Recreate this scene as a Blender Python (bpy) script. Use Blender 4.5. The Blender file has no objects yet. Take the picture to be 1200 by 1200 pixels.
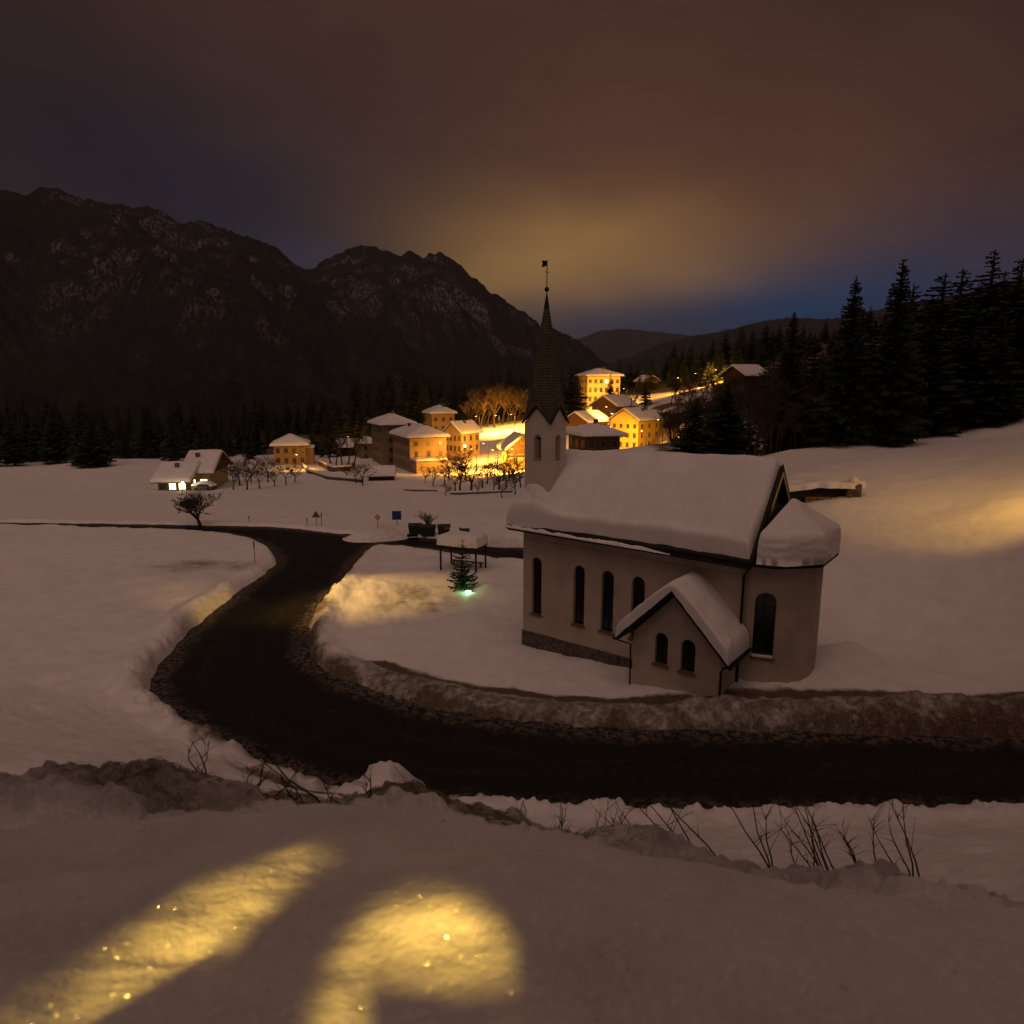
import bpy, bmesh, math, random
import numpy as np
from mathutils import Vector, Matrix
R = math.radians
sc = bpy.context.scene
COL = sc.collection
# ------------------------------------------------------------------ camera
CH, CF, CT = 15.0, 800.0, 151.0
cp = math.atan(CT / CF); cc, cs = math.cos(cp), math.sin(cp)
cam_d = bpy.data.cameras.new('camera'); cam = bpy.data.objects.new('camera', cam_d); COL.objects.link(cam)
cam.location = (0, 0, CH); cam.rotation_euler = (math.pi / 2 - cp, 0, 0)
cam_d.sensor_width = 36; cam_d.lens = 36 * CF / 1200.0
cam_d.clip_start = 0.05; cam_d.clip_end = 20000
cam_d.dof.use_dof = True; cam_d.dof.focus_distance = 40; cam_d.dof.aperture_fstop = 2.8
sc.camera = cam
sc.view_settings.view_transform = 'Standard'; sc.view_settings.look = 'None'
sc.view_settings.exposure = 0; sc.view_settings.gamma = 1
sc.render.engine = 'CYCLES'
sc.cycles.use_denoising = True
sc.cycles.max_bounces = 5; sc.cycles.diffuse_bounces = 3; sc.cycles.glossy_bounces = 2
sc.cycles.transmission_bounces = 2; sc.cycles.transparent_max_bounces = 4
sc.cycles.sample_clamp_indirect = 4.0
sc.cycles.use_light_tree = True

def ray(px, py):
    x = (px - 600) / CF; y = -(py - 600) / CF
    return (x, cc + y * cs, y * cc - cs)
def G(px, py, z=0.0):
    r = ray(px, py); t = (z - CH) / r[2]; return (r[0] * t, r[1] * t)
def D(px, py, d):
    r = ray(px, py); t = d / r[1]; return (r[0] * t, d, CH + r[2] * t)

# ------------------------------------------------------------------ world (night cloud sky lit by the towns)
world = bpy.data.worlds.new('World'); sc.world = world; world.use_nodes = True
wn = world.node_tree; wn.nodes.clear()
class NX:
    """tiny node helper"""
    def __init__(s, nt): s.nt = nt
    def n(s, t, **k):
        o = s.nt.nodes.new(t)
        for a, b in k.items(): setattr(o, a, b)
        return o
    def l(s, a, b): s.nt.links.new(a, b)
    def put(s, sock, v):
        if isinstance(v, bpy.types.NodeSocket): s.l(v, sock)
        else: sock.default_value = v
    def m(s, op, a, b=0.0, c=0.0, clamp=False):
        o = s.n('ShaderNodeMath', operation=op); o.use_clamp = clamp
        s.put(o.inputs[0], a); s.put(o.inputs[1], b); s.put(o.inputs[2], c); return o.outputs[0]
    def mix(s, f, a, b):
        o = s.n('ShaderNodeMix', data_type='RGBA'); s.put(o.inputs[0], f)
        s.put(o.inputs[6], a if isinstance(a, bpy.types.NodeSocket) else (*a, 1))
        s.put(o.inputs[7], b if isinstance(b, bpy.types.NodeSocket) else (*b, 1)); return o.outputs[2]
    def noise(s, vec, scale, detail=4, rough=.55):
        o = s.n('ShaderNodeTexNoise'); o.inputs['Scale'].default_value = scale
        o.inputs['Detail'].default_value = detail; o.inputs['Roughness'].default_value = rough
        if vec is not None: s.l(vec, o.inputs['Vector'])
        return o.outputs['Fac']
    def ramp(s, f, a, b, lo=0.0, hi=1.0):
        o = s.n('ShaderNodeMapRange', interpolation_type='SMOOTHSTEP'); s.put(o.inputs[0], f)
        o.inputs[1].default_value = a; o.inputs[2].default_value = b
        o.inputs[3].default_value = lo; o.inputs[4].default_value = hi; return o.outputs[0]
W = NX(wn)
tc = W.n('ShaderNodeTexCoord'); sx = W.n('ShaderNodeSeparateXYZ'); W.l(tc.outputs['Generated'], sx.inputs[0])
X, Y, Zc = sx.outputs
AZ = W.m('ARCTAN2', X, Y); EL = W.m('ARCSINE', Zc)
mp = W.n('ShaderNodeMapping'); mp.inputs['Scale'].default_value = (1.0, 1.0, 2.6); mp.inputs['Rotation'].default_value = (0, .25, 0)
W.l(tc.outputs['Generated'], mp.inputs[0])
cl = W.noise(mp.outputs[0], 2.3, 3, .5)
cl2 = W.noise(mp.outputs[0], 6.0, 3, .5)
def azel(px, py):
    r = ray(px, py); return math.atan2(r[0], r[1]), math.atan2(r[2], math.hypot(r[0], r[1]))
def blob(px, py, su, sv, rot=0.0):
    a, e = azel(px, py)
    du = W.m('SUBTRACT', AZ, a); dv = W.m('SUBTRACT', EL, e)
    c_, s_ = math.cos(rot), math.sin(rot)
    p = W.m('DIVIDE', W.m('ADD', W.m('MULTIPLY', du, c_), W.m('MULTIPLY', dv, s_)), su)
    q = W.m('DIVIDE', W.m('SUBTRACT', W.m('MULTIPLY', dv, c_), W.m('MULTIPLY', du, s_)), sv)
    q = W.m('ADD', q, W.m('MULTIPLY', W.m('SUBTRACT', cl, .5), .9))
    r2 = W.m('ADD', W.m('MULTIPLY', p, p), W.m('MULTIPLY', q, q))
    return W.m('EXPONENT', W.m('MULTIPLY', r2, -1.0))
SKY_BROWN = (.042, .0195, .0135)
sky = W.mix(W.ramp(cl, .3, .7), (.032, .0165, .013), (.050, .024, .016))
sky = W.mix(W.m('MULTIPLY', blob(800, 190, .46, .18, -.2), .8), sky, (.100, .040, .029))
sky = W.mix(W.m('MULTIPLY', blob(320, 275, .36, .14, -.12), .97), sky, (.0010, .0080, .0250))
sky = W.mix(W.m('MULTIPLY', blob(705, 305, .25, .085, -.10), .82), sky, (.36, .185, .060))
sky = W.mix(W.m('MULTIPLY', blob(600, 330, .14, .05, .2), .45), sky, (.38, .215, .072))
sky = W.mix(W.m('MULTIPLY', blob(930, 372, .34, .080, .12), .98), sky, (.0000, .0340, .098))
sky = W.mix(W.m('MULTIPLY', blob(760, 390, .16, .03, .0), .7), sky, (.026, .031, .048))
sky = W.mix(W.m('MULTIPLY', blob(365, 308, .07, .035, .0), .6), sky, (.022, .030, .055))
sky = W.mix(W.m('MULTIPLY', W.ramp(AZ, .50, .85), .5), sky, (.020, .012, .012))
sky = W.mix(W.m('MULTIPLY', W.ramp(AZ, -.30, -.70), .6), sky, (.010, .008, .012))
# the cloud deck overhead, lit from the villages, is brighter than the part in front
dt = W.m('ADD', W.m('MULTIPLY', Y, -math.cos(R(64))), W.m('MULTIPLY', Zc, math.sin(R(64))))
up = W.ramp(dt, .52, .97)
sky = W.mix(up, sky, (.58, .355, .272))
sky = W.mix(W.ramp(cl2, .25, .75), W.mix(.16, sky, (0, 0, 0)), sky)
bg = W.n('ShaderNodeBackground'); W.l(sky, bg.inputs[0]); bg.inputs[1].default_value = 1.0
nish = W.n('ShaderNodeTexSky', sky_type='NISHITA'); nish.sun_disc = False
nish.sun_elevation = R(-4); nish.sun_rotation = R(200)
bg2 = W.n('ShaderNodeBackground'); W.l(nish.outputs[0], bg2.inputs[0]); bg2.inputs[1].default_value = .05
ad = W.n('ShaderNodeAddShader'); W.l(bg.outputs[0], ad.inputs[0]); W.l(bg2.outputs[0], ad.inputs[1])
wo = W.n('ShaderNodeOutputWorld'); W.l(ad.outputs[0], wo.inputs[0])
# faint soft key from the overcast
sun_d = bpy.data.lights.new('cloud_glow', 'SUN'); sun_d.energy = .10; sun_d.angle = R(50); sun_d.color = (1, .62, .48)
sun = bpy.data.objects.new('cloud_glow', sun_d); COL.objects.link(sun)
sun.rotation_euler = Vector((.25, .35, -1)).to_track_quat('-Z', 'Y').to_euler()

# ------------------------------------------------------------------ noise
def hsh(ix, iy, seed):
    n = (ix.astype(np.int64) * 374761393 + iy.astype(np.int64) * 668265263 + seed * 2246822519) & 0xffffffff
    n = ((n ^ (n >> 13)) * 1274126177) & 0xffffffff
    return ((n ^ (n >> 16)) & 0xffffff) / float(0xffffff)
def vn(x, y, seed=0):
    x = np.asarray(x, float); y = np.asarray(y, float)
    ix = np.floor(x); iy = np.floor(y); fx = x - ix; fy = y - iy
    fx = fx * fx * (3 - 2 * fx); fy = fy * fy * (3 - 2 * fy)
    a = hsh(ix, iy, seed); b = hsh(ix + 1, iy, seed); c = hsh(ix, iy + 1, seed); d = hsh(ix + 1, iy + 1, seed)
    return (a * (1 - fx) + b * fx) * (1 - fy) + (c * (1 - fx) + d * fx) * fy - .5
def fbm(x, y, o=4, seed=0, g=.5):
    x = np.asarray(x, float); y = np.asarray(y, float)
    s = 0; a = 1.0
    for i in range(o):
        ang = .6 * i; ca, sa = math.cos(ang), math.sin(ang)
        s = s + a * vn((x * ca - y * sa) * 2 ** i + 13.7 * i, (x * sa + y * ca) * 2 ** i + 7.1 * i, seed + i); a *= g
    return s
def sstep(a, b, x):
    t = np.clip((x - a) / (b - a), 0, 1); return t * t * (3 - 2 * t)

# ------------------------------------------------------------------ object helpers
def link(o, parent=None):
    COL.objects.link(o)
    if parent is not None: o.parent = parent
    return o
def mesh_obj(name, verts, faces, mats, parent=None, smooth=False, fmat=None, loc=None):
    me = bpy.data.meshes.new(name); me.from_pydata([tuple(v) for v in verts], [], faces); me.update()
    for m in (mats if isinstance(mats, (list, tuple)) else [mats]): me.materials.append(m)
    if fmat: me.polygons.foreach_set('material_index', fmat)
    if smooth: me.polygons.foreach_set('use_smooth', [True] * len(me.polygons))
    o = bpy.data.objects.new(name, me)
    if loc is not None: o.location = loc
    return link(o, parent)
def grid_obj(name, P, mats, parent=None, smooth=True, attrs=None):
    """P: (n,m,3) array"""
    n, m = P.shape[:2]
    me = bpy.data.meshes.new(name)
    me.vertices.add(n * m); me.vertices.foreach_set('co', P.reshape(-1).astype(np.float32))
    i = np.arange((n - 1) * (m - 1)); r = i // (m - 1); c = i % (m - 1)
    q = np.stack([r * m + c, r * m + c + 1, (r + 1) * m + c + 1, (r + 1) * m + c], 1).astype(np.int32)
    me.loops.add(q.size); me.loops.foreach_set('vertex_index', q.reshape(-1))
    me.polygons.add(len(q)); me.polygons.foreach_set('loop_start', np.arange(len(q), dtype=np.int32) * 4)
    me.polygons.foreach_set('loop_total', np.full(len(q), 4, np.int32))
    me.update(calc_edges=True); me.validate()
    if smooth: me.polygons.foreach_set('use_smooth', [True] * len(me.polygons))
    for m_ in (mats if isinstance(mats, (list, tuple)) else [mats]): me.materials.append(m_)
    for k, v in (attrs or {}).items():
        a = me.attributes.new(k, 'FLOAT', 'POINT'); a.data.foreach_set('value', v.reshape(-1).astype(np.float32))
    o = bpy.data.objects.new(name, me); return link(o, parent)
def tag(o, label=None, cat=None, group=None, kind=None):
    if label: o['label'] = label
    if cat: o['category'] = cat
    if group: o['group'] = group
    if kind: o['kind'] = kind
    return o
def empty(name, loc, rz=0.0, label=None, cat=None, group=None):
    o = bpy.data.objects.new(name, None); o.location = loc; o.rotation_euler = (0, 0, rz); o.empty_display_size = .3
    return tag(link(o), label, cat, group)
def copy_tree(root, loc, rz, label=None, group=None, scale=1.0, cat=None):
    r = root.copy(); COL.objects.link(r); r.location = loc; r.rotation_euler = (0, 0, rz)
    r.scale = (scale,) * 3 if not isinstance(scale, tuple) else scale
    if label: r['label'] = label
    if group: r['group'] = group
    elif 'group' in r and group == '': del r['group']
    for ch in list(root.children):
        c = ch.copy(); COL.objects.link(c); c.parent = r
        for g in ch.children:
            d = g.copy(); COL.objects.link(d); d.parent = c
    return r
class MB:
    def __init__(s): s.v = []; s.f = []; s.m = []
    def add(s, vs, fs, mi=0):
        b = len(s.v); s.v += [tuple(v) for v in vs]; s.f += [tuple(i + b for i in f) for f in fs]; s.m += [mi] * len(fs); return s
    def box(s, x0, x1, y0, y1, z0, z1, mi=0):
        return s.add([(x0, y0, z0), (x1, y0, z0), (x1, y1, z0), (x0, y1, z0), (x0, y0, z1), (x1, y0, z1), (x1, y1, z1), (x0, y1, z1)],
                     [(0, 3, 2, 1), (4, 5, 6, 7), (0, 1, 5, 4), (1, 2, 6, 5), (2, 3, 7, 6), (3, 0, 4, 7)], mi)
    def tube(s, pts, rad, n=6, mi=0, cap=True):
        pts = [Vector(p) for p in pts]
        if not isinstance(rad, (list, tuple)): rad = [rad] * len(pts)
        rings = []
        for i, p in enumerate(pts):
            d = (pts[min(i + 1, len(pts) - 1)] - pts[max(i - 1, 0)]).normalized()
            a = Vector((0, 0, 1)) if abs(d.z) < .9 else Vector((1, 0, 0))
            e1 = d.cross(a).normalized(); e2 = d.cross(e1).normalized()
            rings.append([p + (e1 * math.cos(2 * math.pi * k / n) + e2 * math.sin(2 * math.pi * k / n)) * rad[i] for k in range(n)])
        vs = [v for r in rings for v in r]; fs = []
        for i in range(len(pts) - 1):
            for k in range(n):
                fs.append((i * n + k, i * n + (k + 1) % n, (i + 1) * n + (k + 1) % n, (i + 1) * n + k))
        if cap: fs += [tuple(range(n - 1, -1, -1)), tuple((len(pts) - 1) * n + k for k in range(n))]
        return s.add(vs, fs, mi)
    def prism(s, poly, axis, a, b, mi=0):
        """poly list of 2D; axis 'x': (y,z) extruded in x; 'y': (x,z) in y; 'z': (x,y) in z"""
        def P(p, t): return {'x': (t, p[0], p[1]), 'y': (p[0], t, p[1]), 'z': (p[0], p[1], t)}[axis]
        n = len(poly)
        return s.add([P(p, a) for p in poly] + [P(p, b) for p in poly],
                     [tuple(range(n - 1, -1, -1)), tuple(range(n, 2 * n))] + [(i, (i + 1) % n, n + (i + 1) % n, n + i) for i in range(n)], mi)
    def ball(s, c, r, n=10, mi=0, sz=1.0):
        vs = []; fs = []; m = n // 2 + 1
        for i in range(m + 1):
            t = math.pi * i / m
            for k in range(n): vs.append((c[0] + r * math.sin(t) * math.cos(2 * math.pi * k / n), c[1] + r * math.sin(t) * math.sin(2 * math.pi * k / n), c[2] + sz * r * math.cos(t)))
        for i in range(m):
            for k in range(n): fs.append((i * n + k, (i + 1) * n + k, (i + 1) * n + (k + 1) % n, i * n + (k + 1) % n))
        return s.add(vs, fs, mi)
    def obj(s, name, mats, parent=None, smooth=False, recalc=True):
        me = bpy.data.meshes.new(name); me.from_pydata(s.v, [], s.f); me.update()
        for m in (mats if isinstance(mats, (list, tuple)) else [mats]): me.materials.append(m)
        me.polygons.foreach_set('material_index', s.m)
        if recalc:
            bm = bmesh.new(); bm.from_mesh(me); bmesh.ops.recalc_face_normals(bm, faces=bm.faces); bm.to_mesh(me); bm.free()
        if smooth: me.polygons.foreach_set('use_smooth', [True] * len(me.polygons))
        return link(bpy.data.objects.new(name, me), parent)

# ------------------------------------------------------------------ materials
def mat(name, color, rough=.8, var=.15, scale=3.0, bump=0.0, bscale=20.0, spec=.3, metal=0.0, emit=None, es=0.0, var2=None, oc=True):
    m = bpy.data.materials.new(name); m.use_nodes = True; nt = m.node_tree; nt.nodes.clear(); q = NX(nt)
    b = q.n('ShaderNodeBsdfPrincipled'); o = q.n('ShaderNodeOutputMaterial'); q.l(b.outputs[0], o.inputs[0])
    t = q.n('ShaderNodeTexCoord'); vec = t.outputs['Object']
    f = q.noise(vec, scale, 5, .6)
    dark = tuple(c * (1 - var) for c in color); lite = tuple(min(1, c * (1 + var)) for c in color)
    col = q.mix(q.ramp(f, .3, .7), var2 or dark, lite); q.l(col, b.inputs['Base Color'])
    b.inputs['Roughness'].default_value = rough; b.inputs['Metallic'].default_value = metal
    b.inputs['Specular IOR Level'].default_value = spec
    if bump:
        bn = q.n('ShaderNodeBump'); bn.inputs['Strength'].default_value = .6; bn.inputs['Distance'].default_value = bump
        q.l(q.noise(vec, bscale, 4, .6), bn.inputs['Height']); q.l(bn.outputs[0], b.inputs['Normal'])
    if emit: b.inputs['Emission Color'].default_value = (*emit, 1); b.inputs['Emission Strength'].default_value = es
    return m
def snow_mat(name, ground=False, clean=(.80, .78, .79)):
    m = bpy.data.materials.new(name); m.use_nodes = True; nt = m.node_tree; nt.nodes.clear(); q = NX(nt)
    b = q.n('ShaderNodeBsdfPrincipled'); o = q.n('ShaderNodeOutputMaterial'); q.l(b.outputs[0], o.inputs[0])
    t = q.n('ShaderNodeTexCoord'); vec = t.outputs['Object']
    f = q.noise(vec, .8, 6, .6); f2 = q.noise(vec, 9, 5, .65)
    col = q.mix(q.ramp(f, .3, .7), tuple(c * .9 for c in clean), clean)
    b.inputs['Roughness'].default_value = .55; b.inputs['Specular IOR Level'].default_value = .25
    bn = q.n('ShaderNodeBump'); bn.inputs['Strength'].default_value = .5; bn.inputs['Distance'].default_value = .05
    h = q.m('ADD', q.m('MULTIPLY', f2, .7), q.m('MULTIPLY', q.noise(vec, 60, 3, .6), .12))
    q.l(h, bn.inputs['Height']); q.l(bn.outputs[0], b.inputs['Normal'])
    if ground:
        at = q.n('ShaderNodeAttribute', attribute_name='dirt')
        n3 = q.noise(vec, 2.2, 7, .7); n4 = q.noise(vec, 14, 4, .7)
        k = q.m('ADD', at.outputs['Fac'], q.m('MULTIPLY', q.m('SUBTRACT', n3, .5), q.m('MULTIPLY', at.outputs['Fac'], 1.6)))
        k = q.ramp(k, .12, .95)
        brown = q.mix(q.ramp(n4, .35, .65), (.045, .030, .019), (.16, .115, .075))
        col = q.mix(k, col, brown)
        # crumbs of dirt
        cr = q.ramp(q.noise(vec, 26, 3, .7), .66, .74)
        col = q.mix(q.m('MULTIPLY', cr, q.m('MULTIPLY', q.ramp(at.outputs['Fac'], .05, .5), .8)), col, (.05, .035, .022))
    q.l(col, b.inputs['Base Color'])
    if ground:   # loose crystals on the near snow glint in lamp light
        vo = q.n('ShaderNodeTexVoronoi'); vo.inputs['Scale'].default_value = 240; q.l(vec, vo.inputs['Vector'])
        vm = q.n('ShaderNodeVectorMath', operation='MULTIPLY_ADD'); q.l(vo.outputs['Color'], vm.inputs[0]); vm.inputs[1].default_value = (1.6, 1.6, 1.6); vm.inputs[2].default_value = (-.8, -.8, .2)
        nv = q.n('ShaderNodeVectorMath', operation='NORMALIZE'); q.l(vm.outputs[0], nv.inputs[0])
        gl = q.n('ShaderNodeBsdfGlossy'); gl.inputs['Roughness'].default_value = .18; q.l(nv.outputs[0], gl.inputs['Normal']); gl.inputs['Color'].default_value = (.9, .9, .9, 1)
        mx = q.n('ShaderNodeMixShader'); g_ = q.n('ShaderNodeAttribute', attribute_name='glint'); q.l(q.m('MULTIPLY', g_.outputs['Fac'], .09), mx.inputs[0])
        q.l(b.outputs[0], mx.inputs[1]); q.l(gl.outputs[0], mx.inputs[2]); q.l(mx.outputs[0], o.inputs[0])
    return m
M = {}
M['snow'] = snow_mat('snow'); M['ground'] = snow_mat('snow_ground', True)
M['asphalt'] = mat('asphalt', (.014, .0115, .0105), .8, .4, 1.3, .01, 60, spec=.08)
def asphalt():
    m = bpy.data.materials.new('asphalt'); m.use_nodes = True; nt = m.node_tree; nt.nodes.clear(); q = NX(nt)
    b = q.n('ShaderNodeBsdfPrincipled'); o = q.n('ShaderNodeOutputMaterial'); q.l(b.outputs[0], o.inputs[0])
    t = q.n('ShaderNodeTexCoord'); v = t.outputs['Object']; e = q.n('ShaderNodeAttribute', attribute_name='edge').outputs['Fac']
    n1 = q.noise(v, .5, 6, .7); n2 = q.noise(v, 3.5, 6, .75); n3 = q.noise(v, 40, 3, .7)
    base = q.mix(q.ramp(n2, .3, .7), (.009, .0078, .0072), (.017, .0145, .013))
    ew = q.m('ADD', e, q.m('MULTIPLY', q.m('SUBTRACT', n1, .5), 2.2))
    slush = q.m('MULTIPLY', q.ramp(ew, 1.1, .0), q.ramp(n2, .42, .62))
    tr = q.m('MULTIPLY', q.ramp(q.m('SINE', q.m('MULTIPLY', ew, 3.6)), .5, 1.0), q.ramp(n2, .4, .7))
    col = q.mix(q.m('MULTIPLY', tr, .35), base, (.05, .042, .036))
    col = q.mix(q.m('MULTIPLY', slush, .75), col, (.17, .135, .11)); q.l(col, b.inputs['Base Color'])
    q.l(q.ramp(n1, .35, .65, .75, .5), b.inputs['Roughness']); b.inputs['Specular IOR Level'].default_value = .15
    bn = q.n('ShaderNodeBump'); bn.inputs['Distance'].default_value = .012; q.l(q.m('ADD', n2, q.m('MULTIPLY', n3, .5)), bn.inputs['Height']); q.l(bn.outputs[0], b.inputs['Normal'])
    return m
M['asphalt'] = asphalt()
M['plaster'] = mat('plaster', (.45, .38, .32), .9, .13, .7, .004, 30)
M['tower_plaster'] = mat('tower_plaster', (.60, .53, .47), .9, .06, 1.2, .004, 30)
M['stone'] = mat('stone', (.10, .085, .075), .9, .5, 5, .05, 6)
M['blackwood'] = mat('dark_wood', (.012, .010, .009), .7, .3, 4)
M['iron'] = mat('iron', (.012, .012, .013), .5, .2, 4, metal=.4)
M['glass'] = mat('dark_glass', (.010, .011, .013), .12, .3, 3, spec=.5)
M['sill'] = mat('sill_stone', (.13, .10, .075), .9, .2, 6)
M['yellow'] = mat('yellow_paint', (.75, .62, .12), .6, .1, 6)
M['orangewall'] = mat('orange_plaster', (.31, .215, .125), .9, .10, .6)
M['yellowwall'] = mat('yellow_plaster', (.55, .38, .08), .9, .08, .6)
M['greywall'] = mat('grey_plaster', (.20, .165, .125), .9, .10, .6)
M['palewall'] = mat('pale_plaster', (.50, .37, .16), .9, .08, .6)
M['brownwood'] = mat('brown_wood', (.12, .065, .032), .8, .3, 2)
M['win'] = mat('far_glass', (.03, .026, .024), .3, .3, 2)
M['litwin'] = mat('lit_window', (.9, .8, .5), .6, .1, 3, emit=(1, .78, .34), es=4.5)
M['frame'] = mat('window_frame', (.20, .15, .10), .7, .2, 2)
M['bark'] = mat('bark', (.045, .032, .024), .95, .3, 8)
M['twig'] = mat('twig', (.055, .038, .028), .95, .3, 8)
M['needle'] = mat('needles', (.022, .030, .017), .9, .5, 1.5)
M['needle2'] = mat('needles_olive', (.035, .034, .016), .9, .5, 1.5)
M['xmas'] = mat('needles_fir', (.030, .055, .026), .9, .4, 2)
M['bin'] = mat('bin_plastic', (.020, .028, .022), .5, .2, 3)
M['signgrey'] = mat('sign_back', (.16, .15, .15), .6, .15, 4, metal=.3)
M['signblue'] = mat('sign_blue', (.012, .040, .16), .5, .1, 4)
M['signorange'] = mat('sign_orange', (.75, .20, .03), .5, .1, 4)
M['signwhite'] = mat('sign_white', (.6, .6, .6), .5, .1, 4)
M['grass'] = mat('dry_grass', (.16, .12, .07), .9, .3, 3)
M['logs'] = mat('log_ends', (.30, .18, .09), .9, .4, 8)
M['car'] = mat('car_paint', (.05, .05, .055), .4, .1, 2)
def shingle():
    m = bpy.data.materials.new('spire_shingle'); m.use_nodes = True; nt = m.node_tree; nt.nodes.clear(); q = NX(nt)
    b = q.n('ShaderNodeBsdfPrincipled'); o = q.n('ShaderNodeOutputMaterial'); q.l(b.outputs[0], o.inputs[0])
    t = q.n('ShaderNodeTexCoord'); s = q.n('ShaderNodeSeparateXYZ'); q.l(t.outputs['Object'], s.inputs[0])
    cb = q.n('ShaderNodeCombineXYZ'); q.l(q.m('ADD', s.outputs[0], s.outputs[1]), cb.inputs[0]); q.l(s.outputs[2], cb.inputs[1])
    br = q.n('ShaderNodeTexBrick'); q.l(cb.outputs[0], br.inputs['Vector']); br.inputs['Scale'].default_value = 1
    br.inputs['Brick Width'].default_value = .16; br.inputs['Row Height'].default_value = .15; br.inputs['Mortar Size'].default_value = .018
    br.inputs['Color1'].default_value = (.15, .115, .07, 1); br.inputs['Color2'].default_value = (.07, .056, .036, 1); br.inputs['Mortar'].default_value = (.012, .010, .008, 1)
    f = q.noise(t.outputs['Object'], 1.6, 5, .6)
    col = q.mix(q.ramp(f, .35, .7, 0, .6), br.outputs['Color'], (.05, .04, .028)); q.l(col, b.inputs['Base Color'])
    b.inputs['Roughness'].default_value = .85
    bn = q.n('ShaderNodeBump'); bn.inputs['Distance'].default_value = .03; q.l(br.outputs['Fac'], bn.inputs['Height']); bn.invert = True; q.l(bn.outputs[0], b.inputs['Normal'])
    return m
M['shingle'] = shingle()
def mountain_mat(name, snowy, base=(.019, .017, .0165), sn=(.25, .23, .25)):
    m = bpy.data.materials.new(name); m.use_nodes = True; nt = m.node_tree; nt.nodes.clear(); q = NX(nt)
    b = q.n('ShaderNodeBsdfPrincipled'); o = q.n('ShaderNodeOutputMaterial'); q.l(b.outputs[0], o.inputs[0])
    g = q.n('ShaderNodeNewGeometry'); mp_ = q.n('ShaderNodeMapping'); mp_.inputs['Scale'].default_value = (1.6, 1, .35)
    q.l(g.outputs['Position'], mp_.inputs[0]); v = mp_.outputs[0]
    big = q.noise(v, .0030, 5, .6); mid = q.noise(v, .018, 6, .7); fine = q.noise(v, .11, 4, .75)
    at = q.n('ShaderNodeAttribute', attribute_name='rock')
    k = q.m('ADD', q.m('ADD', q.m('MULTIPLY', big, .65), q.m('MULTIPLY', mid, .45)), q.m('MULTIPLY', at.outputs['Fac'], .32))
    k = q.ramp(k, .70 - snowy, .84 - snowy)
    sp = q.ramp(fine, .46, .62)
    al = q.n('ShaderNodeAttribute', attribute_name='alt').outputs['Fac']
    k = q.m('MULTIPLY', q.m('MULTIPLY', k, sp), q.ramp(al, .25, .75, .18, 1.0))
    forest = q.mix(q.ramp(q.noise(v, .05, 4, .7), .35, .65), tuple(c * .75 for c in base), tuple(c * 1.3 for c in base))
    q.l(q.mix(k, forest, sn), b.inputs['Base Color']); b.inputs['Roughness'].default_value = .95; b.inputs['Specular IOR Level'].default_value = 0
    bn = q.n('ShaderNodeBump'); bn.inputs['Distance'].default_value = 8; bn.inputs['Strength'].default_value = .8
    q.l(fine, bn.inputs['Height']); q.l(bn.outputs[0], b.inputs['Normal'])
    return m

# ------------------------------------------------------------------ chapel frame
CA = R(52.2); CU = (math.sin(CA), -math.cos(CA)); CW = (math.cos(CA), math.sin(CA)); C0 = (.644, 37.518)
def CHP(al, pe): return (C0[0] + al * CU[0] + pe * CW[0], C0[1] + al * CU[1] + pe * CW[1])

# ------------------------------------------------------------------ road outline
def zroad(x, y): return -0.55 + 1.35 * sstep(-12, 9, np.asarray(x, float)) * sstep(48, 34, np.asarray(y, float))
def GR(px, py):
    z = -1.0
    for _ in range(12):
        x, y = G(px, py, z); z = float(zroad(x, y))
    return (x, y)
inner = [(1500, 880), (1200, 870), (989, 863), (900, 861), (800, 862), (700, 860), (600, 850), (520, 837), (450, 820), (400, 801), (366, 782), (351, 766), (352, 745), (370, 715), (395, 685), (411, 662), (424, 646), (440, 638)]
side_n = [(500, 643), (560, 652), (615, 659), (700, 674), (800, 688)]
side_f = [(800, 668), (700, 656), (615, 643), (560, 637), (500, 631), (440, 629), (390, 626), (340, 620), (310, 618), (204, 616), (0, 613), (-300, 611)]
left_ = [(-300, 617.5), (0, 619), (204, 621.5), (260, 624), (298, 632), (322, 645), (330, 656), (320, 669), (295, 687), (260, 712), (230, 737), (206, 764), (187, 790), (184, 810), (204, 836), (235, 854), (280, 878), (330, 898), (380, 917), (450, 935), (560, 946), (700, 951), (850, 952), (989, 950), (1200, 952), (1500, 962)]
def smooth_line(pts, it=2):
    for _ in range(it):
        q = [pts[0]]
        for a, b in zip(pts[:-1], pts[1:]):
            q.append((a[0] * .75 + b[0] * .25, a[1] * .75 + b[1] * .25)); q.append((a[0] * .25 + b[0] * .75, a[1] * .25 + b[1] * .75))
        q.append(pts[-1]); pts = q
    return pts
w_in = smooth_line([GR(*p) for p in inner]) ; w_side = [GR(*p) for p in side_n]; w_sf = smooth_line([GR(*p) for p in side_f]); w_l = smooth_line([GR(*p) for p in left_])
ROAD = w_in + w_side + w_sf + w_l
RP = np.array(ROAD)
def road_sd(x, y):
    """signed distance to the road outline, negative on the road; also index of the nearest edge"""
    x = x.ravel(); y = y.ravel(); best = np.full(x.shape, 1e9); inside = np.zeros(x.shape, bool)
    A = RP; B = np.roll(RP, -1, 0)
    for (ax, ay), (bx, by) in zip(A, B):
        dx, dy = bx - ax, by - ay; L = dx * dx + dy * dy + 1e-9
        t = np.clip(((x - ax) * dx + (y - ay) * dy) / L, 0, 1)
        d = (x - ax - t * dx) ** 2 + (y - ay - t * dy) ** 2
        best = np.minimum(best, d)
        c = ((ay > y) != (by > y)) & (x < (bx - ax) * (y - ay) / (by - ay + 1e-12) + ax)
        inside ^= c
    best = np.sqrt(best); return np.where(inside, -best, best)

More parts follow.
